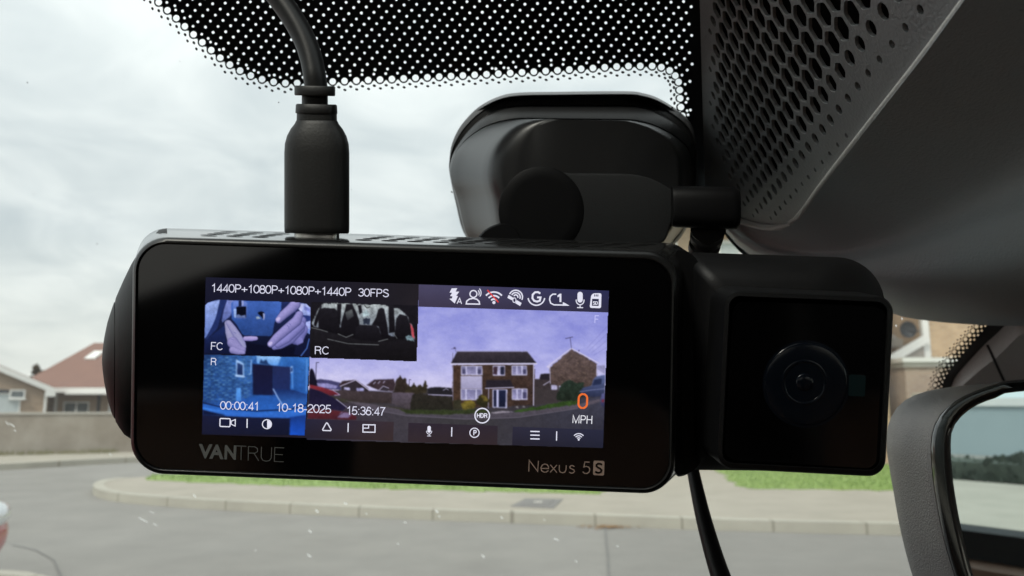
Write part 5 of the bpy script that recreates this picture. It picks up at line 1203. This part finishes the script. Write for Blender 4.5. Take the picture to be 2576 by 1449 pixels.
# cabin view, phone in two hands
p = Can(z1, 40, 205, 985, 726)
p.poly([(58, 265), (85, 240), (160, 216), (600, 230), (880, 240), (940, 252), (975, 285), (967, 716), (50, 690)], ((34, 44, 92), (10, 13, 30)), .3)
p.poly([(62, 262), (90, 242), (190, 220), (170, 330), (145, 420), (70, 540), (56, 560)], ((150, 170, 228), (96, 120, 190)), .4)
p.poly([(190, 220), (245, 222), (205, 330), (165, 470), (70, 570), (58, 575), (130, 430), (160, 350)], (34, 48, 100), .3)
p.poly([(250, 224), (335, 228), (330, 280), (270, 370), (212, 418), (205, 400), (225, 300)], ((130, 142, 208), (84, 98, 160)), .4)
p.poly([(845, 245), (940, 256), (974, 292), (972, 520), (930, 500), (900, 350)], ((176, 186, 240), (110, 132, 206)), .5)
p.poly([(860, 255), (905, 262), (900, 330), (868, 300)], (196, 200, 245), .5); p.poly([(915, 275), (968, 300), (966, 330), (918, 310)], (120, 130, 205), .6)
p.poly([(900, 350), (972, 360), (970, 420), (905, 410)], (40, 55, 120), .4); p.poly([(905, 420), (972, 400), (966, 470), (915, 470)], (168, 178, 235), .4)
p.poly([(58, 575), (230, 440), (240, 560), (300, 690), (50, 690)], ((30, 44, 96), (16, 22, 52)), .3)
ph = [(285, 250), (300, 236), (420, 228), (720, 234), (720, 300), (660, 420), (645, 510), (628, 535), (400, 530), (380, 515), (330, 430), (290, 385)]
p.poly(ph, [(66, 104, 190), (70, 108, 190), (66, 100, 180), (74, 112, 196), (66, 104, 190), (50, 80, 150), (40, 66, 126), (36, 60, 116), (34, 60, 118), (36, 62, 120), (44, 76, 144), (54, 92, 172)], .25)
p.poly(rrect([(300, 226), (425, 230), (424, 388), (302, 384)], 28, 5), ((104, 130, 205), (64, 92, 168)), .3)
p.poly(rrect([(330, 280), (416, 278), (415, 376), (332, 372)], 8, 4), (9, 12, 26), .2); p.poly([(308, 300), (328, 296), (330, 372), (312, 376)], (150, 176, 226), .4)
p.poly([(350, 228), (375, 228), (375, 278), (350, 280)], (24, 30, 60), .2); p.poly([(378, 228), (392, 228), (392, 272), (380, 276)], (160, 170, 222), .2)
p.poly([(332, 352), (350, 345), (372, 360), (412, 350), (412, 378), (334, 376)], (96, 112, 160), .5)
p.poly(rrect([(515, 330), (545, 318), (572, 330), (570, 392), (518, 388)], 8, 3), (8, 10, 22), .2); p.poly([(560, 335), (576, 340), (574, 388), (562, 395)], (150, 160, 205), .4); p.poly([(500, 368), (520, 362), (545, 384), (505, 388)], (150, 168, 190), .4)
LT, DK = (172, 170, 208), (50, 54, 104)
p.limb([(258, 425), (285, 500), (318, 590), (350, 655)], [30, 50, 62, 40], LT, DK, (-.7, -.3), .4)
p.limb([(265, 420), (300, 470), (345, 540), (382, 600), (398, 628)], [24, 30, 34, 30, 20], LT, (70, 72, 140), (-.2, -.6), .5)
p.limb([(300, 590), (350, 640), (392, 655)], [50, 38, 24], (166, 158, 214), DK, (-.3, -.7), .5); p.limb([(300, 655), (350, 672), (392, 678)], [32, 26, 18], (168, 160, 216), DK, (-.3, -.8), .5)
p.limb([(408, 556), (460, 556), (500, 554)], [20, 22, 17], (186, 172, 226), (84, 80, 150), (0, -.8), .5)
p.limb([(890, 480), (850, 540), (880, 590)], [60, 70, 36], (140, 138, 208), DK, (.1, -.6), .3)
p.limb([(900, 400), (880, 470), (800, 560), (700, 618), (660, 632)], [36, 44, 40, 34, 24], (140, 138, 206), DK, (-.2, -.6), .6)
p.limb([(890, 440), (850, 480), (770, 560), (690, 610)], [38, 38, 33, 26], (150, 146, 214), DK, (-.3, -.7), .6)
p.limb([(876, 350), (850, 405), (760, 480), (680, 550), (628, 604)], [34, 44, 42, 38, 30], (164, 156, 218), DK, (-.45, -.7), .6)
p.limb([(840, 262), (800, 300), (740, 350), (698, 395)], [46, 42, 38, 30], (168, 160, 220), DK, (-.45, -.7), .6)
for (x, y) in ((690, 392), (622, 604)): p.limb([(x, y), (x + 10, y - 10)], [17, 13], (204, 192, 234), (150, 144, 206), (-.4, -.6), .3)
for q in ([(846, 300), (838, 318), (846, 334)], [(770, 440), (784, 456), (786, 474)], [(790, 424), (802, 440)], [(310, 500), (330, 512)], [(286, 560), (306, 566)]): p.line(q, 4, (96, 96, 164), noise=.6)
p.poly([(420, 590), (600, 620), (650, 656), (830, 625), (840, 700), (966, 716), (300, 700), (412, 690)], (12, 14, 34), .2)
p.poly([(846, 620), (905, 592), (930, 525), (967, 560), (965, 716), (880, 708), (830, 690)], (18, 22, 50), .3); p.line([(960, 560), (940, 640), (890, 705)], 9, (70, 104, 180))
FCO = [(58, 265), (85, 240), (160, 216), (600, 230), (880, 240), (940, 252), (975, 285), (967, 716), (50, 690)]
p.build('cabin_view', screen, FCO); p = Pix(z1); p.text('FC', (105, 652), (217, 656), 66, WH); p.build('view_letter', screen)

# view to the back of the cabin
p = Can(z1, 955, 225, 1910, 765)
p.poly([(976, 236), (1898, 268), (1886, 755), (967, 724)], ((26, 24, 30), (20, 18, 20)), .4)
p.poly([(985, 430), (1005, 370), (1060, 262), (1100, 250), (1250, 252), (1600, 266), (1740, 300), (1820, 380), (1862, 480), (1870, 570), (1700, 545), (1400, 470), (990, 450)], ((166, 174, 176), (96, 104, 120)), .9)
for q in ([(1040, 470), (1040, 330), (1056, 298), (1090, 290), (1180, 294), (1208, 320), (1218, 400), (1235, 520), (1100, 500)], [(1200, 255), (1240, 255), (1230, 440), (1205, 420)], [(1232, 540), (1236, 420), (1262, 330), (1282, 258), (1335, 258), (1368, 330), (1392, 400), (1398, 470), (1352, 540)], [(1350, 560), (1368, 460), (1400, 436), (1540, 442), (1566, 470), (1588, 560), (1560, 590)], [(1500, 440), (1535, 380), (1560, 300), (1585, 288), (1610, 300), (1640, 470), (1650, 560), (1590, 550), (1560, 450)], [(1645, 270), (1692, 276), (1705, 500), (1650, 510)], [(1696, 560), (1712, 380), (1742, 344), (1806, 360), (1838, 440), (1848, 560)], [(1000, 440), (1012, 380), (1060, 268), (1070, 270), (1040, 400), (1020, 450)]):
    p.poly(q, ((30, 28, 34), (17, 15, 19)), .4)
p.poly([(1380, 270), (1410, 262), (1420, 330), (1395, 350)], (26, 24, 30), .3); p.poly([(1425, 330), (1445, 310), (1475, 340), (1480, 360), (1420, 365)], (170, 190, 196), .8)
p.line([(1440, 270), (1460, 292), (1486, 280)], 7, (50, 52, 50)); p.poly([(1270, 330), (1330, 300), (1345, 360), (1290, 400)], ((96, 100, 102), (40, 40, 46)), .5); p.poly([(1420, 380), (1490, 378), (1485, 432), (1425, 430)], (40, 46, 60), .6)
p.poly([(1832, 420), (1862, 470), (1870, 560), (1850, 540)], (188, 74, 86), .4)
p.poly([(972, 470), (1040, 474), (1240, 530), (1420, 575), (1600, 580), (1870, 560), (1888, 600), (1885, 754), (966, 724)], ((30, 28, 33), (18, 16, 18)), .5)
for a in ([(980, 462), (1060, 480), (1120, 498)], [(1210, 515), (1280, 545), (1340, 520)], [(1120, 560), (1300, 600), (1560, 610)], [(1560, 580), (1640, 560)], [(1690, 510), (1720, 555)]): p.line(a, 6, (112, 116, 118), noise=.8)
p.poly([(1790, 540), (1830, 520), (1868, 570), (1810, 572)], (116, 140, 150), .9)
p.build('rear_cabin_view', screen, [(976, 236), (1898, 268), (1886, 755), (967, 724)]); p = Pix(z1); p.text('RC', (1003, 690), (1135, 693), 68, WH); p.build('view_letter', screen)

# view behind the car
p = Can(z1, 20, 680, 975, 1405)
p.poly([(50, 690), (966, 716), (946, 1240), (35, 1215)], [(34, 62, 112), (60, 120, 200), (38, 92, 176), (26, 60, 128)], .35)
p.poly([(50, 690), (505, 704), (470, 775), (470, 1060), (200, 1130), (40, 1120)], [(30, 56, 104), (58, 108, 176), (58, 104, 170), (42, 78, 140), (38, 80, 150), (30, 62, 118)], .8)
for k in range(22):
    y = 712 + k * 18
    for j in range(7): x = 52 + j * 62 + (k % 2) * 30 + random.uniform(-6, 6); p.line([(x, y + 8), (x + random.uniform(18, 34), y + 7)], random.uniform(6, 10), random.choice([(74, 118, 166), (88, 136, 184), (62, 104, 152), (40, 70, 116)]), noise=1.0) if x < 440 else None
p.poly([(505, 704), (720, 711), (690, 790), (640, 790), (508, 770)], ((150, 196, 246), (92, 150, 226)), .4); p.poly([(530, 770), (545, 730), (560, 752), (590, 735), (610, 775), (650, 792)], (34, 62, 112), .5)
p.poly([(720, 711), (966, 716), (960, 1040), (830, 1010), (800, 800), (690, 790)], [(58, 116, 194), (62, 126, 208), (44, 96, 176), (34, 78, 150), (38, 86, 160), (50, 104, 180)], .4)
p.poly([(470, 774), (648, 790), (648, 1046), (474, 1042)], ((24, 24, 52), (22, 26, 60)), .25); p.poly([(648, 790), (800, 802), (796, 1010), (648, 1046)], ((34, 42, 84), (30, 44, 94)), .25)
p.poly([(328, 735), (395, 772), (396, 892), (328, 884)], (160, 196, 244), .1); p.poly([(338, 762), (386, 785), (386, 874), (336, 868)], ((40, 62, 112), (26, 44, 90)), .3); p.poly([(318, 868), (405, 880), (405, 892), (318, 882)], (180, 210, 250), 0)
p.line([(460, 740), (456, 858), (442, 864)], 7, (150, 188, 240)); p.poly([(798, 800), (818, 790), (820, 850), (800, 856)], (150, 188, 240), .2); p.poly([(803, 810), (814, 804), (815, 840), (804, 846)], (20, 40, 90), .2); p.line([(940, 740), (936, 1010)], 10, (90, 146, 220))
p.line([(815, 860), (818, 980)], 10, (84, 140, 216))
p.poly([(40, 1118), (200, 1128), (470, 1056), (648, 1048), (830, 1012), (960, 1042), (946, 1240), (36, 1216)], ((38, 82, 160), (44, 104, 198)), .3)
p.poly([(652, 992), (830, 1000), (940, 1040), (935, 1110), (720, 1120)], ((26, 44, 96), (48, 98, 178)), .3); p.line([(650, 992), (690, 1066), (742, 1150)], 9, (158, 190, 244))
p.poly([(330, 985), (368, 980), (374, 1090), (340, 1104), (328, 1090)], ((92, 160, 240), (70, 130, 214)), .3)
p.poly([(44, 1150), (300, 1190), (600, 1200), (940, 1170), (940, 1225), (796, 1246), (400, 1235), (38, 1214)], ((60, 126, 224), (44, 96, 190)), .25); p.line([(46, 1112), (250, 1160), (500, 1182), (800, 1168), (948, 1128)], 9, (12, 22, 56)); p.poly([(40, 1170), (250, 1222), (38, 1216)], (14, 24, 58), .2)
p.poly([(780, 1238), (936, 1214), (924, 1396), (786, 1392)], ((26, 56, 128), (28, 82, 196)), .2)
p.poly([(36, 1214), (300, 1236), (796, 1246), (790, 1392), (31, 1386)], ((24, 28, 58), (20, 23, 44)), .2)
p.build('rear_view', screen, [(50, 690), (966, 716), (924, 1396), (31, 1386)], 2); p = Pix(z1); p.text('R', (105, 785), (160, 787), 62, WH); p.build('view_letter', screen)

# bars and buttons over the picture
for q, c in (([(107, 88), (1752, 142), (1744, 330), (104, 280)], [(74, 70, 98), (44, 46, 82), (46, 44, 66), (62, 56, 76)]), ([(18, 1284), (790, 1310), (786, 1476), (14, 1448)], ((46, 39, 50), (50, 40, 44))), ([(920, 1318), (1706, 1345), (1700, 1502), (914, 1478)], [(44, 43, 60), (40, 42, 62), (32, 34, 50), (36, 34, 46)]), (L1([(930, 1252), (1692, 1276), (1686, 1440), (924, 1414)]), [(40, 38, 58), (56, 45, 52), (56, 44, 44), (36, 32, 44)])):
    p = Pix(z2); p.poly(q, c, .15); p.build('menu_bar', screen)
# captions
for a_ in (('1440P+1080P+1080P+1440P', (110, 152), (1325, 188), 71), ('30FPS', (1383, 190), (1650, 198), 69), ('00:00:41', (190, 1168), (530, 1178), 72), ('10-18-2025', (672, 1186), (1150, 1202), 72), ('15:36:47', (1280, 1212), (1617, 1222), 72)):
    p = Pix(z1); p.text(*a_, WH); p.build('caption', screen)
p = Pix(z2); p.line(rrect([(1492, 1034), (1565, 1036), (1560, 1158), (1486, 1156)], [38, 38, 38, 38], 8), 17, (236, 112, 52), True); p.build('speed_reading', screen)
p = Pix(z2); p.text('MPH', (1432, 1285), (1610, 1294), 70, (236, 236, 244), 7); p.build('speed_unit', screen)

def icon(name, fn):
    p = Pix(z2); fn(p); p.build(name, screen)
Wc = (228, 228, 244)
def ic(p):
    p.poly([(392, 122), (440, 120), (426, 150), (458, 150), (430, 186), (446, 188), (418, 252), (372, 212), (396, 208), (398, 190), (378, 188), (396, 160), (374, 158)], Wc, 0); p.text('A', (436, 254), (480, 256), 50, Wc, 7)
icon('flash_icon', ic)
def ic(p):
    p.line(arc(580, 170, 30, 0, 351, 26), 10, Wc, True); p.line([(518, 256), (522, 232), (545, 214), (578, 208), (610, 216), (630, 236), (633, 258)], 11, Wc, True)
    p.line(arc(596, 162, 34, -42, 34, 10), 8, Wc); p.line(arc(594, 160, 52, -44, 38, 12), 8, Wc)
icon('voice_icon', ic)
def wifi(p, cx, cy, s, col):
    for r_ in (30, 58, 88): p.line(arc(cx, cy, r_ * s, 222, 318, 14), 13 * s, col)
    p.poly(arc(cx, cy - 2, 13 * s, 0, 345, 16), col, 0)
def ic(p):
    wifi(p, 757, 246, 1.05, Wc); p.line([(700, 136), (796, 242)], 11, (222, 62, 58))
icon('no_wifi_icon', ic)
def ic(p):
    c = (946, 196)
    for r_ in (18, 38, 58): p.line(arc(c[0], c[1], r_, 205, 385, 20), 11, Wc)
    p.poly([(884, 178), (926, 204), (912, 224), (874, 204)], Wc, 0); p.poly([(956, 224), (996, 248), (984, 274), (942, 250)], Wc, 0); p.line(arc(934, 224, 14, 0, 340, 14, 20), 7, Wc, True)
icon('satellite_icon', ic)
def ic(p):
    p.line(arc(1124, 200, 42, 322, 60, 26)[::-1] if False else [(1158, 166), (1138, 154), (1112, 156), (1092, 176), (1090, 208), (1106, 230), (1132, 236), (1154, 228), (1160, 200), (1130, 200)], 16, Wc)
    p.line(arc(1124, 196, 72, 8, 172, 22), 11, Wc)
icon('gravity_icon', ic)
def ic(p):
    p.line([(1296, 172), (1266, 172), (1244, 190), (1238, 218), (1248, 250), (1276, 264), (1370, 266)], 11, Wc); p.poly([(1354, 240), (1412, 272), (1350, 272)], Wc, 0); p.poly([(1306, 184), (1326, 168), (1340, 168), (1340, 240), (1324, 240), (1324, 190), (1308, 200)], Wc, 0)
icon('loop_icon', ic)
def mic(p, cx, cy, s):
    p.poly(rrect([(cx - 22 * s, cy - 78 * s), (cx + 22 * s, cy - 78 * s), (cx + 22 * s, cy + 12 * s), (cx - 22 * s, cy + 12 * s)], 22 * s, 6), Wc, 0); p.line(arc(cx, cy - 6 * s, 33 * s, -12, 192, 16, 36 * s), 8 * s, Wc); p.line([(cx, cy + 30 * s), (cx, cy + 52 * s)], 8 * s, Wc); p.line([(cx - 25 * s, cy + 54 * s), (cx + 25 * s, cy + 55 * s)], 8 * s, Wc)
icon('microphone_icon', lambda p: mic(p, 1502, 232, 1.03))
def ic(p):
    p.poly(rrect([(1624, 160), (1688, 164), (1684, 294), (1584, 290), (1588, 196)][:4] if False else [(1600, 164), (1687, 164), (1683, 294), (1584, 290)], [30, 16, 16, 16], 5), Wc, 0)
    for x in (1628, 1642, 1656): p.line([(x, 174), (x, 192)], 8, (40, 42, 70))
    p.poly([(1606, 212), (1664, 213), (1662, 274), (1604, 272)], (36, 38, 66), 0); p.text('SD', (1612, 262), (1656, 263), 28, Wc, 6)
icon('memory_card_icon', ic)
def ic(p): p.line(arc(656, 1222, 63, 0, 353, 48), 10, Wc, True); p.text('HDR', (608, 1238), (700, 1241), 37, Wc, 7)
icon('range_icon', ic)
def icl(name, fn):
    p = Pix(z1); fn(p); p.build(name, screen)
def ic(p): p.line(rrect([(190, 1246), (278, 1249), (276, 1318), (188, 1315)], 8, 3), 9, Wc, True); p.line([(286, 1270), (322, 1256), (320, 1312), (286, 1296)], 8, Wc, True)
icl('video_icon', ic)
icl('divider', lambda p: p.line([(424, 1250), (423, 1328)], 9, Wc))
def ic(p): p.line(arc(595, 1296, 39, 0, 352, 40), 8, Wc, True); p.poly(arc(597, 1296, 33, -90, 90, 18), Wc, 0)
icl('contrast_icon', ic)
icl('warning_icon', lambda p: p.line([(1112, 1284), (1120, 1290), (1150, 1342), (1146, 1352), (1080, 1350), (1077, 1341), (1106, 1289)], 9, Wc, True))
icl('divider', lambda p: p.line([(1298, 1286), (1296, 1364)], 9, Wc))
def ic(p): p.line([(1426, 1300), (1530, 1302), (1529, 1366), (1425, 1364)], 9, Wc, True); p.line([(1474, 1304), (1474, 1330), (1430, 1330)], 8, Wc)
icl('layout_icon', ic)
icon('microphone_icon', lambda p: mic(p, 197, 1362, .66))
icon('divider', lambda p: p.line([(393, 1322), (391, 1402)], 9, Wc))
def ic(p): p.line(arc(589, 1370, 40, 0, 352, 40), 8, Wc, True); p.text('P', (578, 1391), (606, 1392), 44, Wc, 8)
icon('parking_icon', ic)
def ic(p):
    for y in (1358, 1390, 1422): p.line([(1072, y), (1152, y + 2)], 10, Wc)
icon('menu_icon', ic)
icon('divider', lambda p: p.line([(1300, 1358), (1298, 1438)], 9, Wc))
icon('wifi_icon', lambda p: wifi(p, 1490, 1432, .62, Wc))
